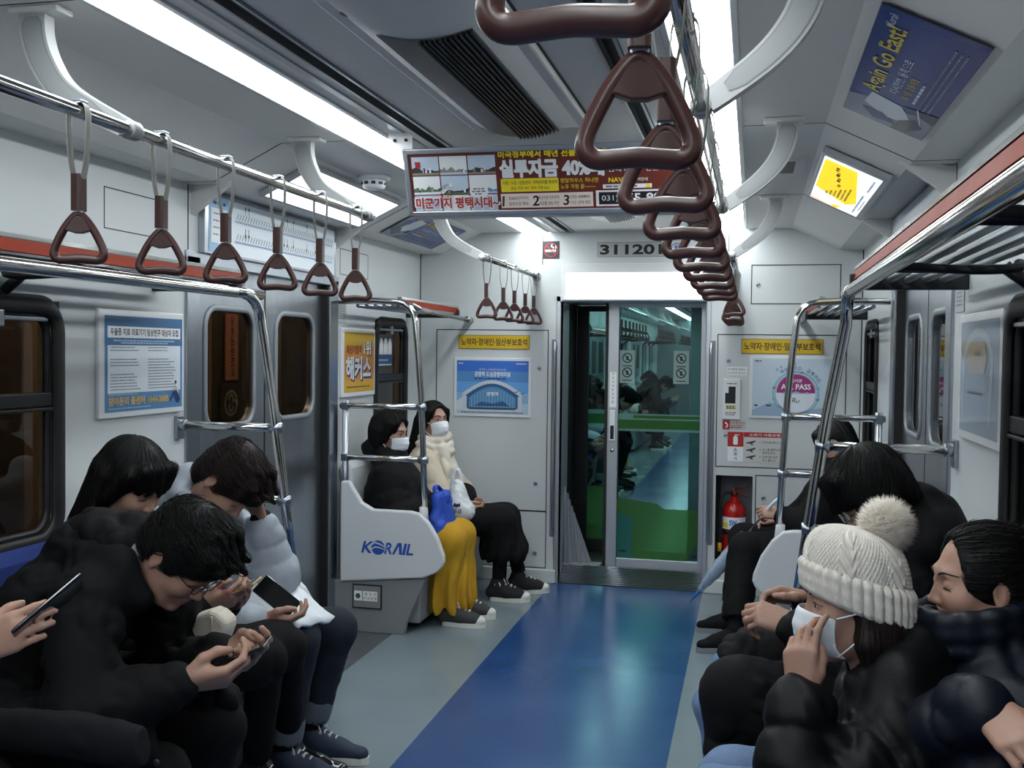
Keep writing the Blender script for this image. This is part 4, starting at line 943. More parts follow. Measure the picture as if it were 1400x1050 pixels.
P.rect(.345,.080,.548,.126,BY,3,.004); P.text('시행 / 시공 / 렌탈관리 / 주택관리를 한번에',.447,.105,.013,K,4,w=.19,align='c'); P.text('공실 걱정 NO  관리 걱정 NO',.447,.087,.011,BROWN,4,w=.135,align='c')
P.text('렌탈하우스 하나면',.555,.107,.016,BY,3,w=.13); P.text('노후 걱정 끝~~~~',.555,.086,.016,BY,3,w=.12); P.text('NAVER',.72,.105,.016,BY,3,w=.075,bold=.03); P.text('검색창에',.805,.107,.012,W_,3); P.rect(.70,.084,.865,.098,W_,3); P.rect(.845,.085,.86,.097,BY,4); P.small(.71,.088,.82,.006,M_grey,4)
P.rect(.342,.024,.665,.074,BP,3)
for i,(n1,t1,t2) in enumerate((('1','2060년까지','임대수요 확보'),('2','미군무용 단독주택','보급률 20% 미만'),('3','다양한 세제혜택과','1가구 2주택 제외'))):
    x=.345+.108*i; P.text(n1,x,.030,.036,K,4,bold=.02,slant=.1); P.text(t1,x+.024,.052,.013,K,4,w=.07); P.text(t2,x+.024,.032,.013,K,4,w=.07)
P.rect(.675,.024,.965,.078,W_,3); P.rect(.685,.03,.955,.072,K,4); P.text('031)',.695,.037,.024,W_,5,w=.055); P.text('655-8866',.755,.035,.032,W_,5,w=.19,bold=.03)
P.build('print',r)

# ---- fire extinguisher in its niche
r=thing('fire_extinguisher','red fire extinguisher standing in the wall niche','fire extinguisher',(.665,YE+.10,.20))
XR_=mat('extinguisher_red',(182,26,24),.25,coat=.4); c=(.665,YE+.10,.20)
MB().lathe([(.066,0),(.072,.01),(.072,.30),(.066,.335),(.045,.362),(.026,.372),(.022,.40)],c,(0,0,1),28).build('tank',XR_,r)
MB().lathe([(.0732,.165),(.0732,.195)],c,(0,0,1),28).build('black_band',K,r)
lb=MB(); 
def curved(lb,z0,z1,a0,a1,rad,m=0):
    n=10; vs=[]
    for i in range(n+1):
        an=math.radians(a0+(a1-a0)*i/n); vs+=[(c[0]+rad*math.cos(an),c[1]+rad*math.sin(an),z0),(c[0]+rad*math.cos(an),c[1]+rad*math.sin(an),z1)]
    lb.add(vs,[(2*i,2*i+2,2*i+3,2*i+1) for i in range(n)],m,True)
curved(lb,.40,.475,-170,-15,.0728,0); curved(lb,.268,.335,-110,-30,.0728,0); curved(lb,.41,.44,-160,-120,.0731,1); curved(lb,.42,.465,-118,-60,.0731,2); curved(lb,.405,.425,-55,-25,.0731,3); curved(lb,.275,.30,-100,-40,.0731,4)
lb.build('label',[W_,BY,W_,RED,ink('label_grey',(150,150,152))],r)
P=Panel((c[0]-.028,c[1]-.0748,.425),EX,EZ); P.text('SW',0,0,.034,BL1,w=.045,bold=.04); P.build('label_lettering',r)
h=MB(); h.lathe([(.02,.40),(.024,.41),(.02,.43)],c,(0,0,1),16); h.tube([(c[0]-.01,c[1]-.01,.645),(c[0]+.03,c[1]-.03,.658),(c[0]+.075,c[1]-.05,.672)],.007,8); h.tube([(c[0],c[1]-.01,.628),(c[0]+.04,c[1]-.03,.622),(c[0]+.08,c[1]-.05,.606)],.006,8); h.box(c[0]-.014,c[0]+.014,c[1]-.02,c[1]+.012,.60,.655); h.build('valve_handle',mat('valve_red',(120,34,26),.4,.3),r,bevel=.002)
MB().tube(smooth_path([(c[0]-.01,c[1]-.02,.62),(c[0]-.05,c[1]-.03,.625),(c[0]-.082,c[1]-.045,.58),(c[0]-.088,c[1]-.05,.48),(c[0]-.084,c[1]-.05,.35),(c[0]-.085,c[1]-.05,.30)],6),.009,10).build('hose',M_black,r)
MB().tube([(c[0]-.085,c[1]-.05,.31),(c[0]-.085,c[1]-.05,.255)],.013,12).build('nozzle',ink('nozzle_yellow',(214,160,40)),r)
# ================================================================== BODIES: smooth implicit surfaces meshed with surface nets
V3=lambda *a: np.array(a,float)
def nrm(v): v=np.asarray(v,float); return v/np.linalg.norm(v)
class Imp:
    def __init__(s): s.ops=[]
    def cap(s,a,b,ra,rb=None,k=.02,sub=False,quilt=None,flat=None):
        """tapered capsule; quilt=(pitch,depth); flat=(axis,factor) squeezes the section along an axis"""
        rb=ra if rb is None else rb; a=np.asarray(a,float);b=np.asarray(b,float)
        s.ops.append(('c',a,b,ra,rb,k,sub,quilt,flat,(a+b)/2,np.linalg.norm(b-a)/2+max(ra,rb)*(flat[1] if flat and flat[1]>1 else 1))); return s
    def chain(s,pts,rs,k=.02,**kw):
        for i in range(len(pts)-1): s.cap(pts[i],pts[i+1],rs[i],rs[i+1],k,**kw)
        return s
    def ell(s,c,r,R=None,k=.02,sub=False):
        c=np.asarray(c,float); r=np.asarray(r,float)*np.ones(3); s.ops.append(('e',c,r,np.eye(3) if R is None else np.asarray(R,float),k,sub,c,r.max())); return s
    def cut(s,p,n,k=.004):
        """keep the side the normal points away from"""
        s.ops.append(('h',np.asarray(p,float),nrm(n),k)); return s
    def eval(s,P):
        D=np.full(len(P),.5,np.float64)
        for o in s.ops:
            if o[0]=='h':
                d=(P-o[1])@o[2]; D=np.maximum(D,d); continue
            k=o[5] if o[0]=='c' else o[4]; sub=o[6] if o[0]=='c' else o[5]
            cen,R=o[-2],o[-1]
            m=np.flatnonzero(((P-cen)**2).sum(1)<(R+k+.06)**2)
            if not len(m): continue
            Q=P[m]
            if o[0]=='c':
                _,a,b,ra,rb,k,sub,quilt,flat,_,_=o; ba=b-a; L2=max(ba@ba,1e-9); t=np.clip((Q-a)@ba/L2,0,1); df=Q-(a+t[:,None]*ba)
                if flat is not None: ax=flat[0]; h=df@ax; df=df+np.outer(h*(1/flat[1]-1),ax)
                d=np.sqrt((df**2).sum(1))-(ra+(rb-ra)*t)
                if quilt: sl=t*math.sqrt(L2)/quilt[0]; d=d+quilt[1]*(1-np.abs(np.sin(np.pi*sl)))**2.2
            else:
                _,c,r,Rm,k,sub,_,_=o; q=(Q-c)@Rm; k0=np.sqrt(((q/r)**2).sum(1)); k1=np.sqrt(((q/(r*r))**2).sum(1))+1e-9; d=k0*(k0-1)/k1
            cur=D[m]
            if sub: h=np.clip(.5-.5*(cur+d)/k,0,1); D[m]=cur+(-d-cur)*h+k*h*(1-h)
            else: h=np.clip(.5+.5*(d-cur)/k,0,1); D[m]=d+(cur-d)*h-k*h*(1-h)
        return D
    def bounds(s):
        lo=np.full(3,9.);hi=-lo
        for o in s.ops:
            if o[0]=='h' or (o[6] if o[0]=='c' else o[5]): continue
            lo=np.minimum(lo,o[-2]-o[-1]);hi=np.maximum(hi,o[-2]+o[-1])
        return lo-.03,hi+.03
    def mesh(s,h,disp=None):
        lo,hi=s.bounds(); B=8; nb=np.ceil((hi-lo)/(h*B)).astype(int)+1; n=nb*B+1
        V=np.full(n,.5,np.float32)
        bc=np.stack(np.meshgrid(*[np.arange(k) for k in nb],indexing='ij'),-1).reshape(-1,3); C=lo+(bc*B+B/2)*h; d=s.eval(C)
        act=np.abs(d)<h*B*.9*1.25+.014
        for b,dv in zip(bc[~act&(d<0)],d[~act&(d<0)]): V[b[0]*B:(b[0]+1)*B+1,b[1]*B:(b[1]+1)*B+1,b[2]*B:(b[2]+1)*B+1]=-.5
        off=np.stack(np.meshgrid(*[np.arange(B+1)]*3,indexing='ij'),-1).reshape(-1,3); A=bc[act]
        for i in range(0,len(A),256):
            I=(A[i:i+256,None,:]*B+off[None]).reshape(-1,3); P=lo+I*h; v=s.eval(P)
            if disp is not None:
                m=np.abs(v)<.03; v[m]+=disp(P[m])
            V[I[:,0],I[:,1],I[:,2]]=v
        S=V<0; cnt=sum(S[a:n[0]-1+a,b:n[1]-1+b,c:n[2]-1+c].astype(np.uint8) for a in (0,1) for b in (0,1) for c in (0,1))
        cell=np.argwhere((cnt>0)&(cnt<8)); idx=np.full(n-1,-1,np.int32); idx[tuple(cell.T)]=np.arange(len(cell))
        acc=np.zeros((len(cell),3)); w=np.zeros(len(cell))
        for ax in range(3):
            o1,o2=[k for k in range(3) if k!=ax]
            for u in (0,1):
                for v in (0,1):
                    p0=cell.copy(); p0[:,o1]+=u; p0[:,o2]+=v; p1=p0.copy(); p1[:,ax]+=1
                    a=V[tuple(p0.T)];b=V[tuple(p1.T)]; m=(a<0)!=(b<0); t=np.where(m,a/(a-b+1e-12),0)
                    q=p0.astype(float); q[:,ax]+=t; acc+=q*m[:,None]; w+=m
        pos=lo+acc/w[:,None]*h; F=[]
        for ax in range(3):
            o1,o2=[(1,2),(2,0),(0,1)][ax]
            sl0=[slice(0,n[k]-1) for k in range(3)]; sl1=list(sl0); sl1[ax]=slice(1,n[ax])
            a=S[tuple(sl0)];b=S[tuple(sl1)]; e=np.argwhere(a!=b); e=e[(e[:,o1]>0)&(e[:,o2]>0)]
            if not len(e): continue
            ins=S[tuple(e.T)]; c=[]
            for u,v in ((0,0),(-1,0),(-1,-1),(0,-1)):
                q=e.copy(); q[:,o1]+=u; q[:,o2]+=v; c.append(idx[tuple(q.T)])
            q=np.stack(c,1); q[~ins]=q[~ins][:,::-1]; F.append(q)
        return pos,np.concatenate(F)
def np_mesh(name,pos,F,mats,parent,matidx=None,smooth=1):
    if smooth:                                                       # one light averaging pass against grid ripple
        a=np.zeros_like(pos); c=np.zeros(len(pos))
        for i in range(4): np.add.at(a,F[:,i],pos[F[:,(i+1)%4]]); np.add.at(c,F[:,i],1)
        pos=pos*.5+.5*a/np.maximum(c,1)[:,None]
    pos=pos-np.array(origin_of(parent)); me=bpy.data.meshes.new(name)
    me.vertices.add(len(pos)); me.vertices.foreach_set('co',pos.astype(np.float32).ravel()); me.loops.add(F.size); me.loops.foreach_set('vertex_index',F.astype(np.int32).ravel())
    me.polygons.add(len(F)); me.polygons.foreach_set('loop_start',np.arange(0,F.size,4,dtype=np.int32)); me.polygons.foreach_set('use_smooth',np.ones(len(F),bool))
    for m in (mats if isinstance(mats,(list,tuple)) else [mats]): me.materials.append(m)
    if matidx is not None: me.polygons.foreach_set('material_index',matidx.astype(np.int32))
    me.update(calc_edges=True); o=bpy.data.objects.new(name,me); COL.objects.link(o); o.parent=parent; return o
def imp_part(imp,name,m,parent,h,disp=None): pos,F=imp.mesh(h,disp); return np_mesh(name,pos,F,m,parent)

def waves(seed,freq,amp,n=7,stretch=(1,1,1)):
    r=np.random.default_rng(seed); K=r.normal(size=(n,3)); K/=np.linalg.norm(K,axis=1)[:,None]; K*=freq*r.uniform(.6,1.5,(n,1))*np.array(stretch); ph=r.uniform(0,6.28,n)
    return lambda P: amp*np.sin(P@K.T+ph).sum(1)/math.sqrt(n)
def folds(seed,freq=42,amp=.004):
    freq*=1.9
    """cloth creases: sharpened waves"""
    a=waves(seed,freq*.55,1); b=waves(seed+1,freq,1); c=waves(seed+2,freq*.35,1); return lambda P: amp*(.9-1.3*np.abs(a(P))**.7-.5*np.abs(b(P)))*(.55+.45*np.tanh(2*c(P)))

M_skin=mat('skin',(168,130,112),.5,var=.06,vscale=30,bump=.05,bscale=700)
M_lip=mat('lips',(150,98,90),.45); M_eye=mat('eye_white',(205,202,198),.2); M_iris=mat('iris',(24,16,13),.12)
M_hair=mat('black_hair',(11,10,11),.55,var=.3,vscale=60,bump=.5,bscale=260,stretch=(1,1,.12),spec=.25); M_hairb=mat('brown_hair',(30,21,18),.55,var=.3,vscale=60,bump=.5,bscale=260,stretch=(1,1,.2),spec=.25)
M_brow=mat('eyebrow',(34,28,26),.7)
M_blk=mat('black_coat_cloth',(12,12,14),.8,var=.15,vscale=40,bump=.25,bscale=900,spec=.2); M_blk2=mat('black_nylon',(7,8,10),.5,var=.1,vscale=15,bump=.15,bscale=160,spec=.22); M_navy=mat('navy_nylon',(12,18,30),.5,var=.1,bump=.15,bscale=160,spec=.3)
M_char=mat('charcoal_cloth',(44,45,48),.85,var=.12,bump=.25,bscale=700); M_lgrey=mat('light_grey_nylon',(158,166,176),.55,var=.06,vscale=12,bump=.12,bscale=120)
M_jean=mat('dark_denim',(22,28,42),.85,var=.25,vscale=60,bump=.25,bscale=900); M_jeanl=mat('blue_denim',(104,128,162),.85,var=.18,vscale=50,bump=.25,bscale=900); M_must=mat('mustard_cloth',(184,140,22),.85,var=.12,vscale=30,bump=.25,bscale=700)
M_cream=mat('cream_wool',(214,206,192),.9,var=.06,vscale=60,bump=.4,bscale=500); M_beige=mat('beige_wool',(196,184,166),.9,var=.06,bump=.35,bscale=500); M_mask=mat('mask_white',(226,232,238),.75,var=.02); M_greyk=mat('grey_knit',(128,132,138),.9,bump=.4,bscale=400)
M_rubw=mat('white_rubber',(214,214,208),.5); M_canvas=mat('charcoal_canvas',(52,53,56),.8,bump=.2,bscale=900); M_canvb=mat('black_canvas',(24,25,28),.8,bump=.2,bscale=900); M_navs=mat('navy_shoe',(28,44,66),.7); M_pat=mat('patent_black',(12,12,13),.12,coat=.6); M_lace=mat('white_lace',(210,210,206),.7)
M_wire=mat('glasses_wire',(30,28,28),.3,.8); M_gold=mat('gold_wire',(190,160,110),.25,.9); M_lensg=glass_mat('spectacle_lens',(244,246,246),.05)
M_scr=mat('phone_glass',(10,10,12),.08,coat=.5); M_case=mat('phone_case_gold',(176,150,110),.35,.3); M_lite=mat('phone_edge',(220,220,224),.3,.6)

class Head:
    """frame: fwd (face), left, up; c = middle of the head"""
    def __init__(s,c,fwd,up=(0,0,1),sc=1.0,jaw=1.0):
        s.jaw=jaw
        s.c=np.asarray(c,float); f=nrm(fwd); u=np.asarray(up,float); u=nrm(u-f*(u@f)); l=np.cross(u,f); s.M=np.stack([f,l,u],1); s.sc=sc; s.f,s.l,s.u=f,l,u
    def w(s,x,y,z): return s.c+s.M@(np.array([x,y,z])*s.sc)
    def loc(s,P): return (P-s.c)@s.M/s.sc
    def rot(s): return Matrix([list(r) for r in s.M])
def head_ops(I,H,eyes='open'):
    k=H.sc; w=H.w; M=H.M; E=lambda c,r,kk=.02,sub=False: I.ell(w(*c),np.array(r)*k,M,kk*k,sub); Cc=lambda a,b,ra,rb=None,kk=.015,sub=False: I.cap(w(*a),w(*b),ra*k,(ra if rb is None else rb)*k,kk*k,sub)
    j=H.jaw; E((-.012,0,.032),(.094,.074,.086)); E((.028,0,-.025),(.060,.062*(.5+.5*j),.078),.03); Cc((.03,0,-.06),(.060,0,-.094),.042*j,.020,.03)
    for s in (-1,1):
        Cc((-.005,s*.058*j,-.045),(.045,s*.026*j,-.092),.014,.016,.03); E((.058,s*.034,-.026),(.028,.026,.026),.025)
    rg=.013 if H.jaw>.95 else .0105; Cc((.078,-.03,.026),(.078,.03,.026),rg,rg,.02); Cc((.083,0,.018),(.099,0,-.026),.0062,.0092,.012); E((.1005,0,-.030),(.0098,.0092,.0085),.008)
    for s in (-1,1): E((.093,s*.0108,-.033),(.0085,.007,.0065),.006)
    for s in (-1,1): E((.094,s*.031,.006),(.016,.019,.0135),.012,True)
    for s in (-1,1): E((.0735,s*.031,.006),(.0135,.0145,.0135),.003)                # lids
    for s in (-1,1):
        if eyes=='open': Cc((.0865,s*.024,.0075),(.083,s*.041,.0068),.0022,.0020,.004,True)
        Cc((.086,s*.020,.0115 if eyes=='open' else .002),(.081,s*.043,.010 if eyes=='open' else .002),.0026,.0024,.003)
    Cc((.081,-.019,-.058),(.081,.019,-.058),.006,.006,.010); Cc((.088,-.006,-.056),(.088,.006,-.056),.0062,.0062,.008); Cc((.086,-.010,-.068),(.086,.010,-.068),.0068,.0068,.008); Cc((.0955,-.02,-.0622),(.0955,.02,-.0622),.0022,.0022,.004,True)
    E((.072,0,-.096),(.016,.018,.014),.012)
    for s in (-1,1):
        E((-.010,s*.078,-.004),(.0185,.007,.031),.006); E((-.004,s*.086,.0),(.009,.006,.018),.004,True); E((-.008,s*.079,-.03),(.009,.006,.010),.006)
def face_parts(H,parent,eyes='open',brow=M_brow,thick=1.0):
    S=Imp(); head_ops(S,H,eyes); xs=np.linspace(.125,.03,190)
    def on(y,z,off=.0):                                             # a point on the face, found by walking in from the front
        v=S.eval(np.array([H.w(x,y,z) for x in xs])); i=int(np.argmax(v<0)); return H.w(xs[i]+off,y,z)
    for s in (-1,1):
        m=MB(); pts=[on(s*y,z,.0002) for y,z in ((.012,.0235),(.019,.0275),(.027,.0305),(.035,.0315),(.043,.0295),(.050,.0255))]
        m.tube([tuple(p) for p in pts],[.0016*thick,.0030*thick,.0031*thick,.0026*thick,.0019*thick,.0009],8,up=tuple(H.u)); m.build('eyebrow',brow,parent)
        if eyes=='open':
            e=MB(); c=H.w(.0745,s*.031,.0045); e.ball(c,.0118*H.sc,0,18); q=nrm(H.f*.97+H.l*s*.12-H.u*.1); e.ball(c+q*.0062*H.sc,.0066*H.sc,1,14); e.build('eye',[M_eye,M_iris],parent)
        m=MB(); z=.0105 if eyes=='open' else -.001
        pts=[on(s*y,z+dz,.0004) for y,dz in ((.0185,-.004),(.025,-.0005),(.032,.0005),(.039,-.001),(.0465,-.0045))]; m.tube([tuple(p) for p in pts],[.0007,.0013,.0015,.0014,.0008],6); m.build('eyelash',M_brow,parent)

def hand_ops(I,W,F,N,side,curl,thumb=None,sc=1.0,spread=.0):
    """W wrist, F along the hand, N out of the palm, side=+1 thumb on F x N; curl: four (a1,a2,a3) degree triples index..little; thumb: list of (f,s,n) offsets in cm"""
    W=np.asarray(W,float);F=nrm(F);N=np.asarray(N,float);N=nrm(N-F*(N@F));S=np.cross(F,N)*side
    offs=(.029,.0095,-.0095,-.027); ln=((.043,.025,.021),(.047,.029,.022),(.043,.027,.022),(.034,.021,.019)); kl=(.089,.091,.087,.079); tips=[]
    for i in range(4):
        Kp=W+(F*kl[i]+S*offs[i]-N*(.004 if i in(1,2) else .001))*sc; I.cap(W+S*offs[i]*.62*sc,Kp,.0145*sc,.0112*sc,.014*sc)
        a=0; p=Kp; r=.0092-.0007*(i==3)
        for j in range(3):
            a+=math.radians(curl[i][j]); d=F*math.cos(a)+N*math.sin(a)+S*spread*(1.5-i)*.12; q=p+nrm(d)*ln[i][j]*sc; I.cap(p,q,r*sc,(r-.0009)*sc,.0035*sc); p=q; r-=.0009
        tips.append(p)
    I.cap(W+(F*.02+S*.014+N*.006)*sc,W+(F*.05+S*.026+N*.010)*sc,.0165*sc,.014*sc,.014*sc)
    th=thumb or ((2,2.4,.5),(5.2,4.2,1.8),(8.2,4.6,2.4),(10.4,4.3,2.6)); P=[W+(F*a+S*b+N*c)*.01*sc for a,b,c in th]; I.chain(P,[.0135*sc,.0118*sc,.0105*sc,.0085*sc],.006*sc)
    return tips,P[-1]

def person(label,hips,loc=None):
    r=thing('person',label,'person',tuple(hips)); return r

class Fig:
    """a seated figure from joint positions"""
    def __init__(s,label,J,H,sc=1.0,w=.19):
        s.J={k:np.asarray(v,float) for k,v in J.items()}; s.H=H; s.sc=sc; s.w=w; s.root=thing('person',label,'person',tuple(s.J['hip']))
        s.I=Imp(); s.eyes='open'
    def base(s,eyes='open',arm=.036):
        J,I,H=s.J,s.I,s.H; s.eyes=eyes; head_ops(I,H,eyes)
        nb=J['neck']; I.chain([H.w(-.022,0,-.05),H.w(-.030,0,-.115)*.5+nb*.5,nb],[.052*s.sc,.050*s.sc,.058*s.sc],.03)
        hip,ch=J['hip'],J['chest']; side=nrm(J['shl']-J['shr'])
        I.cap(hip-side*.08,hip+side*.08,.10,.10,.05); I.cap(hip,ch,.105,.10,.06); I.cap(ch-side*.07,ch+side*.07,.085,.085,.06); I.cap(ch,nb,.075,.055,.05)
        for q in 'lr':
            sg=1 if q=='l' else -1
            I.cap(nb*.4+J['sh'+q]*.6,J['sh'+q],.05,.046,.04); I.chain([J['sh'+q],J['el'+q]],[.044,arm],.03); I.chain([J['el'+q],J['wr'+q]],[arm,.0245*s.sc],.02)
            hp=hip+side*sg*.085; I.chain([hp,J['kn'+q]],[.075,.052],.04); I.chain([J['kn'+q],J['an'+q]],[.05,.032],.03)
            t=J['to'+q]; an=J['an'+q]; dd=t-an; dd[2]=0; dd=nrm(dd); gz=0.0; I.chain([an,V3(an[0],an[1],.05)+dd*.03,V3(an[0],an[1],.036)+dd*.12],[.028,.022,.016],.02)
        return s
    def finish(s,h=.0045):
        pos,F=s.I.mesh(h); c=s.H.loc(pos[F].mean(1)); lip=(np.abs(c[:,1])<.0215-.25*np.abs(c[:,2]+.0622))&(c[:,0]>.078)&(np.abs(c[:,2]+.0615)<.0125*(1-np.abs(c[:,1])/.026))
        return np_mesh('body',pos,F,[M_skin,M_lip],s.root,lip.astype(int))
    def coat(s,m,name='coat',torso=.135,arm=(.072,.062,.05),h=.008,hem=None,quilt=None,seed=1,fold=.004,collar=None,hood=None,thigh=None,cuff=.02,extra=None):
        J,I=s.J,Imp(); hip,ch,nb=J['hip'],J['chest'],J['neck']; side=nrm(J['shl']-J['shr']); q=dict(quilt=quilt) if quilt else {}
        up=hip*.5+ch*.5
        I.cap(hip-side*.09,hip+side*.09,torso+.01,torso+.01,.06); I.cap(up-side*.07,up+side*.07,torso,torso,.08); I.cap(ch-side*.08,ch+side*.08,torso-.015,torso-.015,.07)
        I.cap(hip,ch,torso+.02,torso,.06,**q)
        I.cap(nb*.55+J['shl']*.45,nb*.55+J['shr']*.45,.075,.075,.06)
        for k in 'lr':
            I.chain([J['sh'+k]*.9+ch*.1,J['el'+k]],[arm[0],arm[1]],.045,**q); wr=J['wr'+k]; el=J['el'+k]; e=wr-nrm(wr-el)*cuff; I.chain([el,e],[arm[1],arm[2]],.03,**q); I.ops.append(('c',e,e+nrm(wr-el)*.012,arm[2]*.72,arm[2]*.66,.006,False,None,None,e,.08))
        if thigh:
            for k in 'lr':
                sg=1 if k=='l' else -1; hp=hip+side*sg*.09; I.cap(hp,hp+(J['kn'+k]-hp)*thigh[0],thigh[1],thigh[2],.06,**q)
        if collar: I.cap(nb,nb+(s.H.w(-.02,0,-.09)-nb)*collar[1],collar[0],collar[0]*.96,.02)
        if hood: hb=s.H.w(*hood[0]); I.ell(hb,hood[1],s.H.M,.04)
        if extra: extra(I)
        I.ell(s.H.w(.005,0,-.02),np.array([.098,.079,.105])*s.H.sc,s.H.M,.012,True)      # room for neck and chin
        I.cap(nb,s.H.w(-.01,0,-.05),.056*s.sc,.062*s.sc,.01,True)
        return imp_part(I,name,m,s.root,h,folds(seed,42,fold) if fold else None)
    def trousers(s,m,name='trousers',r=(.098,.070,.055),h=.008,seed=5,fold=.004,upto=.02):
        J,I=s.J,Imp(); hip=J['hip']; side=nrm(J['shl']-J['shr'])
        I.cap(hip-side*.08,hip+side*.08,.115,.115,.05)
        for k in 'lr':
            sg=1 if k=='l' else -1; hp=hip+side*sg*.085; I.chain([hp,J['kn'+k]],[r[0],r[1]],.05); a=J['an'+k]; a=a+nrm(J['kn'+k]-a)*upto; I.chain([J['kn'+k],a],[r[1]*.98,r[2]],.03)
        for k in 'lr':
            a=J['an'+k]; d=nrm(J['kn'+k]-a); I.cap(a-d*.08,a+d*(upto-.045),r[2]+.03,r[2]+.03,.004,True)
        return imp_part(I,name,m,s.root,h,folds(seed,45,fold))
    def shoe(s,k,m,sole,name='shoe',L=.26,high=.10,laces=None,toecap=None,h=.005,wd=.043):
        J=s.J; a=J['an'+k].copy(); d=J['to'+k]-J['an'+k]; d[2]=0; d=nrm(d); sd=np.cross([0,0,1],d); z=J.get('ground'+k,np.array([0,0,0]))[2] if 'ground'+k in J else 0.0
        c=np.array([a[0],a[1],z]); heel=c-d*.045; toe=c+d*(L-.085)
        I=Imp(); I.chain([heel+[0,0,.045],c+d*.06+[0,0,.042],toe+[0,0,.034]],[.034,wd,.031],.03,flat=(np.array([0,0,1.]),.85)); I.cap(c+d*.02+[0,0,.07],c+d*.11+[0,0,.048],.040,.034,.03); I.chain([heel*.75+c*.25+[0,0,.06],c+[0,0,high]],[.037,.041],.03); I.cap(c+d*.03+[0,0,.06],c+[0,0,high*.9],.036,.034,.03); I.cut([0,0,z+.018],[0,0,-1])
        I.cap(c+[0,0,high+.005],c+[0,0,high+.08],.036,.036,.006,True)
        o=imp_part(I,name,m,s.root,h); S=Imp(); S.chain([c+[0,0,.05],a,a+nrm(J['kn'+k]-a)*.09],[.034,.0385,.041],.02); imp_part(S,'sock',M_blk,s.root,.007)
        pts=[]; 
        for t,wv in ((-.052,.020),(-.045,.030),(-.01,.037),(.05,.043),(.10,.046),(.14,.041),(L-.07,.026),(L-.052,.010)): pts.append((t,wv))
        ol=[c+d*t+sd*wv for t,wv in pts]+[c+d*t-sd*wv for t,wv in pts[::-1]]
        mb=MB(); n=len(ol); vs=[(p[0],p[1],z+zz) for zz in (.001,.026) for p in ol]; mb.add(vs,[tuple(range(n))[::-1],tuple(range(n,2*n))]); mb.add(vs,[(i,(i+1)%n,n+(i+1)%n,n+i) for i in range(n)],0,False); mb.build('sole',sole,o,bevel=.005)
        if toecap:
            T=Imp(); T.chain([c+d*(L-.125)+[0,0,.034],toe+[0,0,.034]],[.036,.0335],.02,flat=(np.array([0,0,1.]),.85)); T.cut([0,0,z+.02],[0,0,-1]); T.cut(c+d*(L-.118),-d); imp_part(T,'toe_cap',toecap,o,.005)
        if laces:
            lb=MB()
            for i in range(6):
                t=.10-.022*i; zz=.090+.0075*i-(.003 if i==0 else 0); p=c+d*t; wv=.022
                q=[p+sd*wv+[0,0,zz-.014],p+sd*wv*.5+[0,0,zz-.001],p+[0,0,zz+.003],p-sd*wv*.5-d*.006+[0,0,zz-.001],p-sd*wv-d*.012+[0,0,zz-.014]]; lb.tube([tuple(x) for x in q],.0032,6)
                q=[p-sd*wv+[0,0,zz-.014],p-sd*wv*.5+[0,0,zz],p+[0,0,zz+.004],p+sd*wv*.5-d*.006+[0,0,zz],p+sd*wv-d*.012+[0,0,zz-.014]]; lb.tube([tuple(x) for x in q],.0032,6)
            for sg in (-1,1): p=c+d*.0+[0,0,.132]; lb.tube([tuple(x) for x in smooth_path([p,p+d*.03+sd*.022*sg+[0,0,.01],p+d*.05+sd*.03*sg-[0,0,.03],p+d*.02+sd*.02*sg-[0,0,.01]],4)],.003,6)
            lb.build('laces',laces,o)
        return o
    def hair(s,build,m=M_hair,h=.005,amp=.0028,freq=38,name='hair',flow=6,face=True,seed=3,strands=0,mess=1.0,crownp=(-.05,0,.12),flowdir=(0,0,-1),step=.012):
        H=s.H; I=Imp(); build(I,H)
        if face: I.ell(H.w(.062,0,-.035),np.array([.062,.060,.080])*H.sc,H.M,.012,True)
        r=np.random.default_rng(seed); f1=np.round(freq*r.uniform(.5,1.4,6)); g=r.uniform(-flow,flow,6)*6; ph=r.uniform(0,6.28,6)
        def disp(P):
            L=H.loc(P); a=np.arctan2(L[:,1],L[:,0]+.02); return amp*np.sin(a[:,None]*f1+L[:,2:3]*g+ph).sum(1)/2.4
        o=imp_part(I,name,m,s.root,h,disp)
        if strands:
            pos,F=I.mesh(.012); r2=np.random.default_rng(seed+50); P=pos[r2.integers(0,len(pos),strands)]+r2.normal(size=(strands,3))*.004
            def grad(P):
                g=np.zeros_like(P); ep=.003
                for k in range(3): q=np.zeros(3); q[k]=ep; g[:,k]=I.eval(P+q)-I.eval(P-q)
                return g/np.maximum(np.linalg.norm(g,axis=1),1e-9)[:,None]
            crown=H.w(*crownp); path=[]; off=r2.uniform(.0006,.0045,strands)*mess
            for k in range(9):
                v=I.eval(P); g=grad(P); P=P-g*(v-off*(k/8+.25))[:,None]; path.append(P.copy())
                away=P-crown; L=H.loc(P); w1=np.clip(np.linalg.norm(away,axis=1)/.09,0,1)[:,None]; fl=away/np.maximum(np.linalg.norm(away,axis=1),1e-6)[:,None]*(1.2-w1)+np.array(flowdir)*w1*1.2+r2.normal(size=P.shape)*.10*mess
                fl=fl-g*(fl*g).sum(1)[:,None]; fl/=np.maximum(np.linalg.norm(fl,axis=1),1e-6)[:,None]; P=P+fl*step
            A=np.stack(path,1); n=strands; K=A.shape[1]; tg=np.gradient(A,axis=1); tg/=np.maximum(np.linalg.norm(tg,axis=2),1e-9)[...,None]; ref=r2.normal(size=(n,1,3)); e1=np.cross(tg,ref); e1/=np.maximum(np.linalg.norm(e1,axis=2),1e-9)[...,None]; e2=np.cross(tg,e1)
            rad=(.0010*np.array([.5,.9,1,1,1,.9,.75,.5,.15]))[None,:,None]; ring=np.stack([A+rad*(e1*math.cos(t)+e2*math.sin(t)) for t in (0,2.094,4.189)],2).reshape(-1,3)
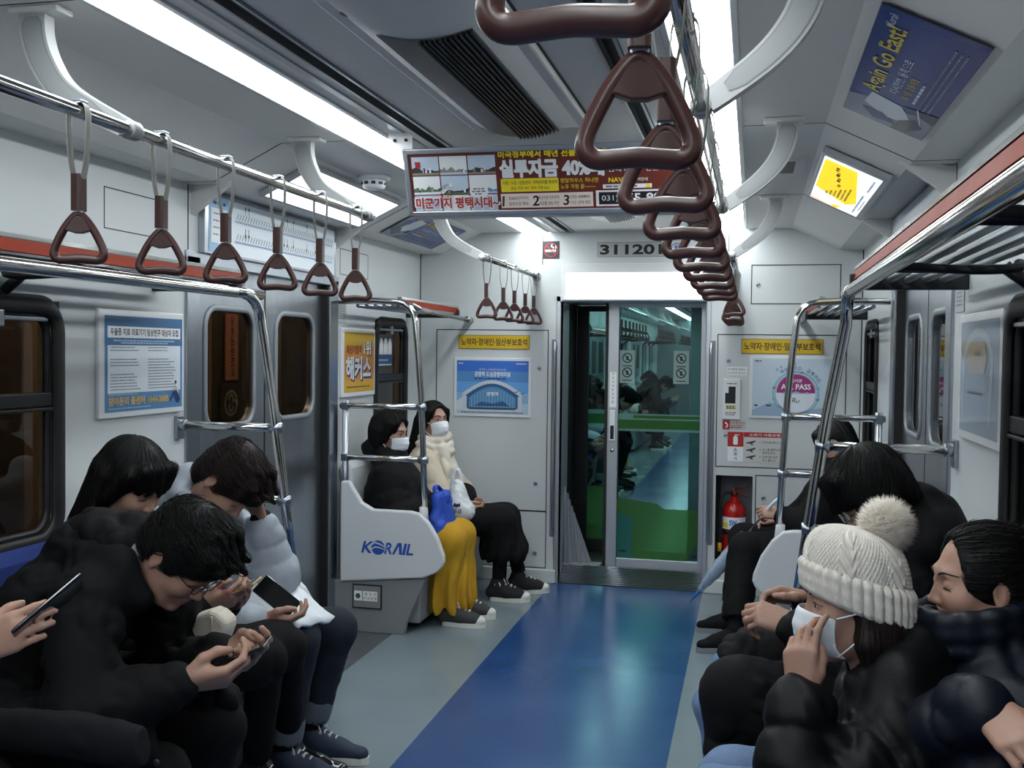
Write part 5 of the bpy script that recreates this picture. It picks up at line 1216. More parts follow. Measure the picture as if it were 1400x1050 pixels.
            idx=np.arange(n*K*3).reshape(n,K,3); Fq=np.concatenate([np.stack([idx[:,:-1,a],idx[:,:-1,(a+1)%3],idx[:,1:,(a+1)%3],idx[:,1:,a]],-1).reshape(-1,4) for a in range(3)])
            q=np_mesh('hair_strands',ring,Fq,m,o,smooth=0); q['kind']='stuff'
        return o
    def spectacles(s,m,rx=.021,rz=.017):
        H=s.H; r=MB(); lens=MB()
        for q in (-1,1):
            P=[H.w(.101-.004*abs(math.cos(t)),q*.032+rx*math.cos(t),.004+rz*math.sin(t)) for t in np.linspace(0,2*PI,24,endpoint=False)]
            r.tube([tuple(p) for p in P],.0012*H.sc,6,closed=True); lens.add([tuple(p) for p in P],[tuple(range(24))])
            r.tube([tuple(H.w(.099,q*.053,.008)),tuple(H.w(.085,q*.072,.010)),tuple(H.w(.0,q*.083,.010)),tuple(H.w(-.018,q*.084,-.004))],.0013*H.sc,6)
        r.tube([tuple(H.w(.1005,-.011,.006)),tuple(H.w(.104,0,.010)),tuple(H.w(.1005,.011,.006))],.0012*H.sc,6)
        o=r.build('glasses',m,s.root); lens.build('lens',M_lensg,o); return o
    def face_mask(s,ears=True):
        H=s.H; n=17; rows=13; vs=[];fs=[]
        for j in range(rows):
            v=j/(rows-1); z=-.016-.084*v
            for i in range(n):
                u=-1+2*i/(n-1); a=u*1.12; bulge=.010*math.cos(u*PI/2)+.008*math.sin(PI*v)*math.cos(u*PI/2); edge=(1-abs(u)**3)
                x=.010+(.098+bulge-.012*(v-.4)**2*4-.028*max(0,v-.75)*4)*math.cos(a*.98)+.0015*math.sin(v*PI*7)*edge; y=(.074-.016*v)*math.sin(a); vs.append(H.w(x-.004*v,y,z+.012*(math.cos(u*PI/2)*(1-v)-abs(u)*v*.0)))
        for j in range(rows-1):
            for i in range(n-1): q=j*n+i; fs.append((q,q+n,q+n+1,q+1))
        m=MB().add([tuple(p) for p in vs],fs,0,True); o=m.build('face_mask',M_mask,s.root); sol=o.modifiers.new('thick','SOLIDIFY'); sol.thickness=.0022; sol.offset=1; sb=o.modifiers.new('sub','SUBSURF'); sb.levels=1; sb.render_levels=1
        if ears:
            t=MB()
            for q in (-1,1):
                for z0,z1 in ((-.014,.008),(-.094,-.030)): t.tube([tuple(p) for p in smooth_path([H.w(.052 if z0>-.05 else .048,q*(.069 if z0>-.05 else .056),z0),H.w(.03,q*.080,z0*.6+z1*.4),H.w(-.012,q*.085,z1)],5)],.0018,6)
            t.build('ear_loop',M_mask,o)
        return o
def phone(label,c,x,y,m_back=M_scr,L=.145,W=.07,edge=M_scr,T=.008):
    """c centre, x long axis, y short axis; front = x cross y"""
    x=Vector(x).normalized(); y=Vector(y); y=(y-x*y.dot(x)).normalized(); n=x.cross(y); r=thing('smartphone',label,'phone',tuple(c))
    MB().obox(c,x*L/2,y*W/2,n*T/2).build('case',m_back,r,bevel=.0035,seg=3); MB().obox(Vector(c)+n*(T/2+.0003),x*(L/2-.006),y*(W/2-.004),n*.0006).build('screen',M_scr,r); 
    MB().obox(Vector(c)-x*(L*.36)-n*(T/2+.0004)+y*W*.25,x*.01,y*.006,n*.0006).build('camera_lens',edge,r); return r
# ================================================================== THE PASSENGERS
V=lambda *a: np.array(a,float)
def shell(I,H,top=.086,side=.084):
    k=H.sc; I.ell(H.w(-.014,0,.042),V(.105,side,top)*k,H.M,.02)
    I.ell(H.w(-.062,0,-.02),V(.046,.068,.075)*k,H.M,.03)
def short_hair(I,H,fringe=.052,ear=True,fl=.012,tuft=False):
    k=H.sc; shell(I,H,.090,.087)
    for s in (-1,1): I.ell(H.w(-.012,s*.066,.024),V(.048,.020,.042)*k,H.M,.02)
    for y in (-.05,-.025,0,.025,.05): I.cap(H.w(.062,y,.088),H.w(.094-abs(y)*.35,y*1.05,fringe),.018*k,fl*k,.016*k)
    I.ell(H.w(.066,0,-.022),V(.050,.092,.052)*k,H.M,.012,True)
    if tuft:
        r=np.random.default_rng(8)
        for q in range(34): y=r.uniform(-.065,.065); x=r.uniform(-.02,.085); b=H.w(x,y,.122-abs(y)*.45-max(0,x-.02)*.55); I.cap(b,b+H.M@V(r.uniform(.022,.048),r.uniform(-.022,.022),r.uniform(-.008,.024))*k,.013*k,.002*k,.008*k)
    if ear:
        for s in (-1,1): I.ell(H.w(-.004,s*.096,-.012),V(.027,.032,.038)*k,H.M,.008,True)
def bowl_hair(I,H):
    k=H.sc; shell(I,H,.096,.094)
    for s in (-1,1): I.ell(H.w(.012,s*.074,.0),V(.060,.020,.062)*k,H.M,.02)
    for y in (-.06,-.03,0,.03,.06): I.cap(H.w(.06,y,.09),H.w(.100-abs(y)*.35,y,.032),.022*k,.012*k,.018*k)
def long_hair(I,H,L=.30,back=.10,fringe=None,dirv=(0,0,-1),spread=.062):
    parted=fringe is None
    k=H.sc; shell(I,H,.090,.086); d=nrm(dirv)
    for a in np.linspace(-1,1,9):
        an=a*2.0; p=H.w(-.02-.062*math.cos(an*.75),spread*1.15*math.sin(an*.8),.01); q=p+d*L*(1-.12*abs(a)); I.cap(p,q,.032*k,.020*k,.022)
    for s in (-1,1): I.cap(H.w(.045,s*.075,.06),H.w(.018,s*.084,-.03),.018*k,.014*k,.02*k)
    if fringe is not None:
        for y in (-.056,-.03,0,.03,.056): I.cap(H.w(.066,y,.088),H.w(.098-abs(y)*.4,y,fringe),.017*k,.009*k,.016*k)
    if parted: I.ell(H.w(.082,0,.022),V(.05,.052,.062)*k,H.M,.014,True)

# ---- leftmost: only a hand, a sleeve and knees reach into the picture
H=Head((-.93,1.70,1.12),(.85,0,-.5))
p=Fig('person cut by the left edge, dark coat, raising a phone in one hand',dict(hip=(-1.12,1.70,.52),chest=(-1.07,1.70,.82),neck=(-1.0,1.70,.98),shl=(-1.03,1.88,.90),shr=(-1.03,1.52,.90),ell=(-.97,1.93,.62),elr=(-.80,1.40,.80),wrl=(-.78,1.80,.57),wrr=(-.505,1.463,.985),knl=(-.64,1.82,.50),knr=(-.64,1.60,.50),anl=(-.70,1.82,.10),anr=(-.70,1.60,.10),tol=(-.52,1.82,.03),tor=(-.52,1.60,.03)),H)
p.base('down'); hand_ops(p.I,(-.512,1.462,.985),(.84,.18,.40),(-.16,.96,-.1),1,((26,46,28),(28,47,28),(30,48,28),(33,50,28)),((2,2.6,.6),(4.6,4.2,2.6),(6.8,4.8,4.2),(8.8,4.8,5.0)),sc=.90); p.finish()
p.coat(M_blk,thigh=(.95,.11,.085),seed=11,hem=1,collar=(.085,.6)); p.trousers(M_blk,seed=12); p.hair(lambda I,H:short_hair(I,H),M_hair,h=.006)
for k in 'lr': p.shoe(k,M_blk,M_black)
I=Imp(); I.chain([(-1.0,1.87,.650),(-.86,1.87,.668),(-.75,1.87,.676),(-.63,1.87,.680),(-.52,1.87,.676),(-.38,1.87,.664)],[.042,.050,.046,.050,.046,.036],.006,flat=(V(0,1,0),.6)); I.cut((-.388,0,0),(1,0,.1)); imp_part(I,'coat_flap',mat('charcoal_flap',(26,27,30),.85,var=.15,bump=.25,bscale=900,spec=.2),p.root,.005,folds(14,40,.006))
MB().lathe([(.008,0),(.008,.003),(.003,.004)],(-.41,1.846,.652),(0,-1,0),14).build('snap_button',M_dark,p.root)
phone('dark smartphone with a bright top edge, held up at the left edge',(-.412,1.520,1.048),(.42,.66,.56),(-.45,.75,-.5),M_scr,.140,.070,M_lite)

# ---- man in black parka with glasses, bent over his phone
H=Head((-.595,2.25,.990),(.66,-.10,-.74),(.75,0,.66),1.04)
p=Fig('man in a black hooded parka and thin glasses bent over a phone',dict(hip=(-1.13,2.28,.52),chest=(-.93,2.28,.83),neck=(-.755,2.27,.965),shl=(-.76,2.47,.90),shr=(-.74,2.09,.90),ell=(-.76,2.47,.61),elr=(-.70,1.99,.66),wrl=(-.515,2.30,.735),wrr=(-.520,2.105,.722),knl=(-.60,2.43,.50),knr=(-.58,2.12,.49),anl=(-.70,2.43,.10),anr=(-.68,2.12,.10),tol=(-.50,2.43,.03),tor=(-.48,2.12,.03)),H,1.08)
p.base('down',.040); hand_ops(p.I,(-.512,2.112,.724),(.86,.36,.10),(-.05,.62,.70),1,((30,46,30),(34,48,30),(38,48,30),(42,50,30)),((2,2.6,.8),(4.8,4.0,2.8),(7.6,3.6,4.2),(9.8,2.6,4.6)),1.12)
hand_ops(p.I,(-.508,2.295,.737),(.90,-.26,.12),(-.05,-.60,.72),-1,((26,40,26),(32,46,28),(38,48,28),(42,50,30)),((2,2.6,.8),(5.0,3.8,2.6),(8.2,3.0,3.6),(10.6,1.8,3.8)),1.12); p.finish(.004); face_parts(H,p.root,'down')
def ex(I):
    for s in (-1,1): I.cap((-.86,2.28+s*.05,.995),(-.715,2.27+s*.105,.985),.052,.036,.03); I.cap((-.715,2.27+s*.105,.985),(-.66,2.26+s*.085,.90),.036,.034,.03)
    I.cap((-.90,2.28,.99),(-.83,2.28,1.03),.075,.06,.04)
    I.cap((-.95,2.05,.58),(-.62,2.05,.575),.10,.075,.05); I.cap((-.95,2.45,.56),(-.62,2.45,.555),.10,.07,.05)
p.coat(M_blk,torso=.145,arm=(.088,.076,.056),seed=21,fold=.012,extra=ex,cuff=.012,h=.006); p.trousers(M_blk,seed=22)
I=Imp(); w=H.w
for s in (-1,1): I.chain([w(.01,s*.088,-.125),w(-.05,s*.098,-.105),w(-.098,s*.062,-.085),w(-.120,0,-.075)],[.026,.034,.040,.044],.02)
I.ell(w(-.165,0,-.125),V(.065,.09,.045),H.M,.05); I.cap(w(-.13,0,-.12),w(-.20,0,-.18),.05,.06,.04); imp_part(I,'hood',M_blk,p.root,.006,folds(23,42,.009))
I=Imp()
for a in np.linspace(0,2*PI,12,endpoint=False):
    b=a+2*PI/12; c=(V(-.755,2.27,.965)*.30+H.w(-.02,0,-.09)*.70); e1=nrm(H.u*.2+V(0,1,0)); e2=nrm(np.cross(nrm(H.w(-.02,0,-.09)-V(-.755,2.27,.965)),e1)); I.cap(c+.076*(e1*math.cos(a)+e2*math.sin(a)),c+.076*(e1*math.cos(b)+e2*math.sin(b)),.024,.024,.01)
imp_part(I,'neck_warmer',M_greyk,p.root,.006)
p.hair(lambda I,H:short_hair(I,H,.066,True,.010,True),M_hair,h=.0045,amp=.0015,freq=70,strands=3200,mess=2.6,flowdir=(.6,0,-.5)); p.spectacles(M_wire,.0215,.0165)
for k in 'lr': p.shoe(k,M_blk,M_black)
phone('smartphone held flat in both hands by the man in glasses',(-.415,2.205,.772),(.88,.12,.42),(-.12,1,.12),M_scr,.150,.074,M_lite)


# ---- woman with long black hair behind him
H=Head((-1.075,2.76,1.088),(.80,-.14,-.50),sc=1.05,jaw=.85)
p=Fig('woman with long straight black hair looking down, behind the man in glasses',dict(hip=(-1.16,2.76,.52),chest=(-1.13,2.77,.78),neck=(-1.10,2.76,.93),shl=(-1.11,2.93,.86),shr=(-1.10,2.59,.86),ell=(-.96,2.99,.65),elr=(-.96,2.52,.65),wrl=(-.80,2.85,.715),wrr=(-.80,2.70,.735),knl=(-.70,3.05,.53),knr=(-.69,2.88,.54),anl=(-.80,3.28,.12),anr=(-.84,3.12,.12),tol=(-.60,3.30,.03),tor=(-.62,3.13,.03)),H)
p.base('down'); hand_ops(p.I,(-.797,2.702,.738),(.80,.25,.30),(-.15,.70,.55),1,((30,45,30),)*4,None,.95); hand_ops(p.I,(-.80,2.845,.715),(.8,-.35,.3),(0,-.6,.7),-1,((30,45,30),)*4,None,.95); p.finish(); face_parts(H,p.root,'down')
p.coat(M_blk,torso=.135,arm=(.078,.066,.05),seed=31,thigh=(.93,.115,.09),collar=(.082,.5)); p.trousers(M_blk,'leggings',(.09,.062,.046),seed=32,fold=.002,upto=.0)
p.hair(lambda I,H:long_hair(I,H,.36,fringe=.030,dirv=(-.48,-.10,-1)),M_hair,h=.005,amp=.001,freq=90,flow=2,strands=2600,flowdir=(-.2,0,-1))
for k in 'lr': p.shoe(k,M_pat,M_black,'boot',.27,.12)
phone('smartphone in a gold case held over the lap of the woman with long hair',(-.715,2.745,.783),(.86,.05,.42),(-.1,1,.1),M_case,.148,.072,M_case)
r=thing('handbag','small cream canvas bag on the lap beside the man in glasses','bag',(-.67,2.50,.66))
MB().prism([(-.745,.74),(-.735,.760),(-.69,.780),(-.645,.796),(-.625,.790),(-.594,.767),(-.598,.745),(-.630,.66),(-.70,.64),(-.745,.68)],lambda a,b,t:(a,t,b),2.462,2.535).build('body',M_cream,r,bevel=.014,seg=3)
MB().tube([tuple(x) for x in smooth_path([(-.637,2.461,.782),(-.634,2.459,.74),(-.648,2.459,.70),(-.66,2.461,.66)],4)],.0035,6).build('flap_seam',M_beige,r)
P=Panel((-.700,2.4615,.712),(.35,0,1),(-1,0,.35)); P.text('MARHEN',0,0,.010,K,bold=.01); P.build('lettering',r)
# ---- young man in the light grey jacket, hand over his brow
H=Head((-.940,3.11,1.052),(.52,-.12,-.82),(.83,0,.5),1.08)
p=Fig('man in a light grey padded jacket resting his forehead on one hand',dict(hip=(-1.16,3.20,.52),chest=(-1.10,3.18,.79),neck=(-1.04,3.14,.935),shl=(-1.03,3.35,.85),shr=(-1.05,2.98,.87),ell=(-.86,3.30,.70),elr=(-.95,2.93,.63),wrl=(-.895,3.255,.905),wrr=(-.800,3.06,.605),knl=(-.69,3.44,.49),knr=(-.74,3.23,.50),anl=(-.79,3.45,.13),anr=(-.80,3.25,.12),tol=(-.60,3.45,.03),tor=(-.6,3.25,.03)),H,1.05)
p.base('down'); hand_ops(p.I,(-.895,3.25,.905),(-.05,-.35,.9),(-.62,-.72,-.2),-1,((14,26,18),(16,28,18),(18,30,20),(22,32,20)),None,1.02); hand_ops(p.I,(-.798,3.062,.606),(.86,.42,-.05),(-.1,.5,.8),1,((24,40,26),(28,42,28),(32,44,28),(36,46,30)),None,1.02); p.finish(); face_parts(H,p.root,'down')
def ex(I):
    for t in np.linspace(-2.4,2.4,11)[:-1]:
        f=lambda t: V(-1.045,3.14,.985)+.085*V(-math.cos(t),math.sin(t),0)+V(0,0,.035*math.cos(t)); I.cap(f(t),f(t+.48),.030,.030,.02)
    I.cap((-1.14,3.15,.97),(-1.10,3.14,1.06),.075,.05,.04)
p.coat(M_lgrey,torso=.14,arm=(.086,.082,.060),seed=41,fold=.005,quilt=(.062,.006),extra=ex,cuff=.03,thigh=(.30,.13,.12),h=.007)
for k in 'lr': I=Imp(); w_=p.J['wr'+k]; d=nrm(p.J['el'+k]-w_); I.cap(w_+d*.005,w_+d*.045,.041,.046,.01); imp_part(I,'cuff',M_blk,p.root,.006)
p.trousers(M_jean,'jeans',seed=42,upto=.035); p.hair(lambda I,H:short_hair(I,H,.050,True,.012,True),M_hairb,h=.0045,amp=.0015,freq=70,strands=3200,mess=2.4,flowdir=(.6,0,-.6))
for k in 'lr': I=Imp(); a=p.J['an'+k]; d=nrm(p.J['kn'+k]-a); I.cap(a+d*.04,a+d*.085,.060,.061,.004); I.cap(a-d*.05,a+d*.03,.052,.052,.004,True); imp_part(I,'jeans_cuff',mat('denim_turn_up',(96,104,116),.85,bump=.3,bscale=800),p.root,.006)
for k in 'lr': p.shoe(k,M_navs,M_rubw,'sneaker',.275,.10,M_lace)
m=MB()
for i in range(4): c=V(-.905,3.075+.0,.80-.075*i)+V(.03+.03*i,0,0); m.lathe([(.009,0),(.009,.004),(.004,.006)],tuple(c),(.75,-.5,.2),14)
m.build('snap_button',M_steel2,p.root)
phone('black smartphone leaning on the lap of the man in the light grey jacket',(-.772,3.125,.672),(.80,.1,-.60),(.30,.65,.55),M_scr,.150,.074)
r=thing('paper_bag','white paper bag across the lap of the man in the light grey jacket','bag',(-.78,3.2,.62))
vs=[];fs=[]
for j in range(9):
    for i in range(9):
        u,v=i/8,j/8; x=-.93+.23*u+.05*v; vs.append((x,3.11+.20*v+.02*u,.665-.10*u+.055*v*(1-u)+.008*math.sin(7*u+5*v)+.006*math.sin(13*v)))
for j in range(8):
    for i in range(8): q=j*9+i; fs.append((q,q+1,q+10,q+9))
o=MB().add(vs,fs,0,True).build('sheet',ink('paper_white',(216,222,228),.6),r); o.modifiers.new('thick','SOLIDIFY').thickness=.012

# ---- woman in black with mask, blue bag, mustard skirt
H=Head((-1.205,5.40,1.035),(.97,-.16,-.14),sc=1.0,jaw=.85)
p=Fig('woman in a black padded coat and white mask with mustard skirt and blue bag',dict(hip=(-1.18,5.40,.47),chest=(-1.17,5.40,.72),neck=(-1.20,5.40,.89),shl=(-1.19,5.57,.80),shr=(-1.18,5.23,.80),ell=(-1.10,5.63,.60),elr=(-1.10,5.20,.60),wrl=(-.965,5.50,.63),wrr=(-.965,5.30,.64),knl=(-.82,5.50,.47),knr=(-.82,5.32,.47),anl=(-.80,5.52,.10),anr=(-.81,5.33,.09),tol=(-.6,5.52,.03),tor=(-.6,5.33,.03)),H,.95)
p.base('open'); hand_ops(p.I,(-.963,5.31,.64),(.6,.6,.2),(.2,.6,-.5),1,((25,40,25),)*4,None,.9); hand_ops(p.I,(-.963,5.49,.63),(.6,-.6,.2),(.2,-.6,-.5),-1,((25,40,25),)*4,None,.9); p.finish(.005); face_parts(H,p.root); p.face_mask()
p.coat(M_blk,torso=.150,arm=(.094,.088,.066),seed=51,quilt=(.08,.007),fold=.008,thigh=(.45,.13,.12),hood=((-.07,0,-.10),V(.075,.10,.07)),collar=(.10,.6))
p.hair(lambda I,H:long_hair(I,H,.13,dirv=(-.1,0,-1),fringe=None),M_hair,h=.005,amp=.0008,freq=90,strands=1500)
def skirt(p,m,hipr,kneer,hem,hemr,zcut,name,seed,n=15,amp=.010):
    J=p.J; I=Imp(); side=nrm(J['shl']-J['shr'])
    for k,sg in (('l',1),('r',-1)): hp=J['hip']+side*sg*.08; I.cap(hp,J['kn'+k]+V(.0,0,.0),hipr,kneer,.07)
    kc=(J['knl']+J['knr'])/2
    for k,sg in (('l',1),('r',-1)): I.cap(J['kn'+k],V(*hem)+side*sg*.075,kneer,hemr,.07)
    I.cap(kc-V(.05,0,0),V(*hem)-V(.05,0,0),kneer,hemr,.07)
    I.cut((0,0,zcut),(0,0,-1)); c=V(*hem)
    def disp(P):
        a=np.arctan2(P[:,1]-c[1],P[:,0]-c[0]); z=np.clip((kc[2]-P[:,2])/(kc[2]-zcut),0,1); return amp*z*np.sin(a*n+3*np.sin(P[:,2]*9))+.004*np.sin(a*n*2.3+1)*z
    return imp_part(I,name,m,p.root,.007,disp)
skirt(p,M_must,.11,.075,(-.85,5.44,.13),.115,.085,'skirt',52,13,.022)
for k in 'lr': p.shoe(k,M_canvas,M_rubw,'sneaker',.24,.07,M_lace,M_rubw,.0045,.039)
r=thing('tote_bag','bright blue tote bag on the lap of the woman with the mustard skirt','bag',(-.88,5.40,.50))
MBL=mat('blue_bag_cloth',(28,72,176),.6,var=.1,bump=.2,bscale=300)
I=Imp()
for y in (5.32,5.39,5.46): I.cap((-.895,y,.55),(-.900,y,.69),.055,.035,.05)
I.cap((-.90,5.30,.53),(-.90,5.48,.53),.055,.055,.04); imp_part(I,'body',MBL,r,.005,folds(53,50,.008))
MB().tube([tuple(x) for x in smooth_path([(-.905,5.31,.70),(-.915,5.33,.755),(-.92,5.40,.745),(-.905,5.46,.70)],6)],.014,8,flat=(1,.5)).build('handle',MBL,r)

# ---- woman in cream scarf and mask
H=Head((-1.115,5.92,1.070),(.80,-.56,.10),sc=.97,jaw=.85)
p=Fig('woman in a cream scarf and white mask looking up towards the door',dict(hip=(-1.20,5.93,.47),chest=(-1.18,5.93,.74),neck=(-1.14,5.93,.92),shl=(-1.15,6.09,.83),shr=(-1.12,5.77,.83),ell=(-1.0,6.13,.62),elr=(-1.0,5.75,.62),wrl=(-.90,6.00,.57),wrr=(-.92,5.86,.57),knl=(-.70,6.10,.48),knr=(-.68,5.93,.48),anl=(-.63,6.17,.13),anr=(-.70,5.94,.12),tol=(-.45,6.22,.03),tor=(-.50,5.95,.03)),H,.95)
p.base('open'); hand_ops(p.I,(-.902,6.0,.57),(.75,-.6,-.1),(-.3,-.5,.7),-1,((25,40,25),)*4,None,.9); hand_ops(p.I,(-.918,5.862,.57),(.8,.3,-.2),(-.3,.5,.7),1,((25,40,25),)*4,None,.9); p.finish(.005); face_parts(H,p.root); p.face_mask()
p.coat(M_beige,torso=.145,arm=(.085,.076,.058),seed=61,fold=.009,cuff=.10)
for k in 'lr': I=Imp(); w_=p.J['wr'+k]; I.cap(w_*.92+p.J['el'+k]*.08,w_*.35+p.J['el'+k]*.65,.056,.080,.02); imp_part(I,'dark_sleeve',M_blk,p.root,.007,folds(66,42,.005))
p.hair(lambda I,H:long_hair(I,H,.24,dirv=(-.25,-.15,-1),fringe=None),M_hair,h=.005,amp=.0008,freq=90,strands=1500)
I=Imp(); c=V(-1.125,5.92,.925)
for j,(rr,zz,tt) in enumerate(((.094,.0,.030),(.084,.042,.028),(.102,-.045,.032))):
    for a in np.linspace(0,2*PI,14,endpoint=False):
        f=lambda a: c+V(rr*math.cos(a)+.012,rr*math.sin(a),zz+.014*math.sin(2*a+j)); I.cap(f(a),f(a+2*PI/14),tt,tt,.005)
I.chain([(-1.03,5.85,.90),(-1.00,5.84,.78),(-.985,5.85,.66),(-.975,5.86,.60)],[.045,.050,.045,.03],.02,flat=(V(1,0,0),.55)); I.chain([(-1.03,5.93,.89),(-.985,5.93,.76),(-.965,5.92,.63)],[.05,.055,.042],.02,flat=(V(1,0,0),.55)); imp_part(I,'scarf',M_cream,p.root,.005,folds(62,48,.009))
skirt(p,M_blk,.115,.075,(-.67,6.02,.30),.115,.25,'long_black_skirt',63,11,.012); p.trousers(M_blk,'leggings',(.085,.052,.042),fold=.002,upto=.0)
for k in 'lr': p.shoe(k,M_canvb,M_rubw,'high_top_sneaker',.245,.125,M_lace,M_rubw,.0045,.040)
a=p.J['anr']; P=Panel((a[0]-.015,a[1]-.0435,.085),(1,0,0),(0,0,1)); P.disc(.018,.018,.019,W_); st=[]
for i in range(10): rr=.013 if i%2==0 else .0055; st.append((.018+rr*math.sin(i*PI/5),.018+rr*math.cos(i*PI/5)))
P.poly(st,K,2); P.build('ankle_patch',p.root)
r=thing('plastic_bag','white plastic carrier bag with dark print on the lap of the woman in the scarf','bag',(-.885,5.68,.55))
MPB=mat('thin_white_plastic',(218,222,226),.3,bump=.3,bscale=60)
I=Imp(); I.cap((-.905,5.68,.575),(-.845,5.69,.57),.058,.058,.04); I.cap((-.885,5.68,.60),(-.885,5.68,.68),.068,.045,.04); I.cap((-.888,5.68,.64),(-.890,5.68,.73),.05,.020,.04); imp_part(I,'body',MPB,r,.005,folds(64,60,.007))
MB().tube([tuple(x) for x in smooth_path([(-.925,5.67,.69),(-.915,5.675,.77),(-.892,5.68,.815),(-.872,5.68,.77),(-.862,5.68,.69)],6)],.011,8,flat=(1,.5)).build('handle',MPB,r)
P=Panel((-.905,5.600,.565),(1,.10,0),(0,.04,1)); P.text('우유',.01,.0,.03,NAVY,w=.055,bold=.02); P.poly([(.012,.045),(.02,.065),(.03,.058),(.042,.058),(.05,.066),(.056,.046),(.034,.038)],NAVY); P.build('print',r)

# ---- far right: dark haired person with the umbrella
H=Head((1.205,5.75,1.03),(-.78,.25,-.57),sc=1.0)
p=Fig('person with short black hair in dark clothes by the fire extinguisher',dict(hip=(1.18,5.70,.47),chest=(1.19,5.72,.72),neck=(1.205,5.74,.89),shl=(1.16,5.54,.80),shr=(1.18,5.92,.80),ell=(1.04,5.48,.61),elr=(1.05,5.96,.60),wrl=(.925,5.54,.655),wrr=(.92,5.82,.58),knl=(.74,5.48,.48),knr=(.73,5.78,.48),anl=(.70,5.27,.10),anr=(.69,5.62,.10),tol=(.55,5.20,.03),tor=(.54,5.58,.03)),H)
p.base('down'); hand_ops(p.I,(.922,5.541,.656),(-.93,.1,.12),(.1,.7,-.6),-1,((30,50,35),(45,60,40),(50,60,40),(50,60,40)),None,1.0); hand_ops(p.I,(.918,5.82,.58),(-.9,-.3,0),(0,-.4,-.8),1,((35,45,30),)*4); p.finish(.005)
p.coat(M_blk,torso=.15,arm=(.088,.078,.058),seed=71,fold=.006,thigh=(.8,.12,.09),collar=(.09,.5)); p.trousers(M_blk,r=(.10,.082,.075),seed=72); p.hair(lambda I,H:short_hair(I,H),M_hair,h=.006)
for k in 'lr': p.shoe(k,M_navs if False else M_blk,M_greyk,'slip_on_shoe',.26,.075)
r=thing('umbrella','folded clear umbrella with blue trim held across the aisle floor','umbrella',(.62,5.80,.3))
a,b=V(.43,6.02,.05),V(.865,5.53,.70); L=np.linalg.norm(b-a); MU=mat('umbrella_clear_plastic',(186,204,222),.15,var=.2,vscale=40,coat=.4); UB=ink('umbrella_blue',(52,120,200),.25)
at=lambda t: tuple(a+(b-a)*t)
c=MB(); pts=[at(t) for t in np.linspace(.13,.70,18)]; c.tube(pts,[.014+.026*math.sin(min(1,i/9)*PI/2)+.002*math.sin(i*2.4) for i in range(18)],9); c.build('canopy',MU,r)
s=MB()
for q in range(3): s.tube([tuple(V(*at(t))+.030*nrm(np.cross(b-a,V(math.cos(q*2+t*5),math.sin(q*2+t*5),.3)))*min(1,t*2.6)) for t in np.linspace(.16,.68,14)],.006,6)
s.build('blue_trim',UB,r); MB().tube([at(0),at(.14)],[.003,.010],10).build('tip',UB,r); MB().tube([at(.68),at(1.0)],.005,8).build('shaft',M_steel2,r)
MB().tube([at(.62),at(.70)],[.02,.006],10).build('collar',W_,r)
MB().tube([tuple(x) for x in smooth_path([at(.97),at(1.03),tuple(V(*at(1.06))+V(.02,0,.01)),tuple(V(*at(1.04))+V(.045,0,.0))],5)],.009,8).build('handle',W_,r)

# ---- right: man with bowl hair, gold glasses and black hood
H=Head((1.085,2.95,1.120),(-.72,-.22,-.66),(-.7,0,.7),1.02)
p=Fig('man with a black bowl haircut and gold glasses in a black hooded coat',dict(hip=(1.18,3.0,.52),chest=(1.17,2.99,.78),neck=(1.15,2.97,.95),shl=(1.13,2.79,.87),shr=(1.13,3.17,.87),ell=(1.04,2.69,.66),elr=(1.02,3.20,.68),wrl=(.885,2.745,.790),wrr=(.935,2.965,.810),knl=(.70,2.77,.56),knr=(.73,3.02,.58),anl=(.74,2.75,.12),anr=(.74,3.0,.12),tol=(.56,2.75,.03),tor=(.56,3.0,.03)),H,1.08)
p.base('down'); hand_ops(p.I,(.88,2.747,.792),(-.90,.15,.22),(.05,.55,-.75),-1,((38,50,35),(44,55,38),(48,55,40),(52,58,40)),None,1.08); hand_ops(p.I,(.93,2.965,.812),(-.92,-.12,.16),(0,-.5,-.7),1,((30,45,30),(36,48,32),(42,50,34),(46,52,36)),None,1.05); p.finish(.004); face_parts(H,p.root,'down')
def ex(I):
    I.cap((1.25,2.94,1.00),(1.23,3.06,1.03),.095,.09,.05); I.cap((1.24,3.0,1.06),(1.21,3.0,1.09),.075,.06,.05)
    for s in (-1,1): I.cap((1.22,2.97+s*.09,1.0),(1.10,2.96+s*.085,.965),.045,.04,.03)
    I.cap((1.1,2.75,.55),(.74,2.74,.60),.115,.105,.06); I.cap((1.1,3.05,.55),(.78,3.03,.60),.115,.105,.06); I.cap((.75,2.78,.56),(.70,2.70,.46),.085,.05,.06); I.cap((.80,2.85,.55),(.70,2.80,.44),.09,.05,.05)
p.coat(M_blk,torso=.155,arm=(.092,.080,.060),seed=81,fold=.011,extra=ex,cuff=.015,h=.006); p.trousers(M_jeanl,'jeans',seed=82); p.hair(lambda I,H:bowl_hair(I,H),M_hair,h=.0045,amp=.001,freq=90,flow=2,strands=2600); p.spectacles(M_gold,.0225,.0195)
for k in 'lr': p.shoe(k,M_canvb,M_rubw)

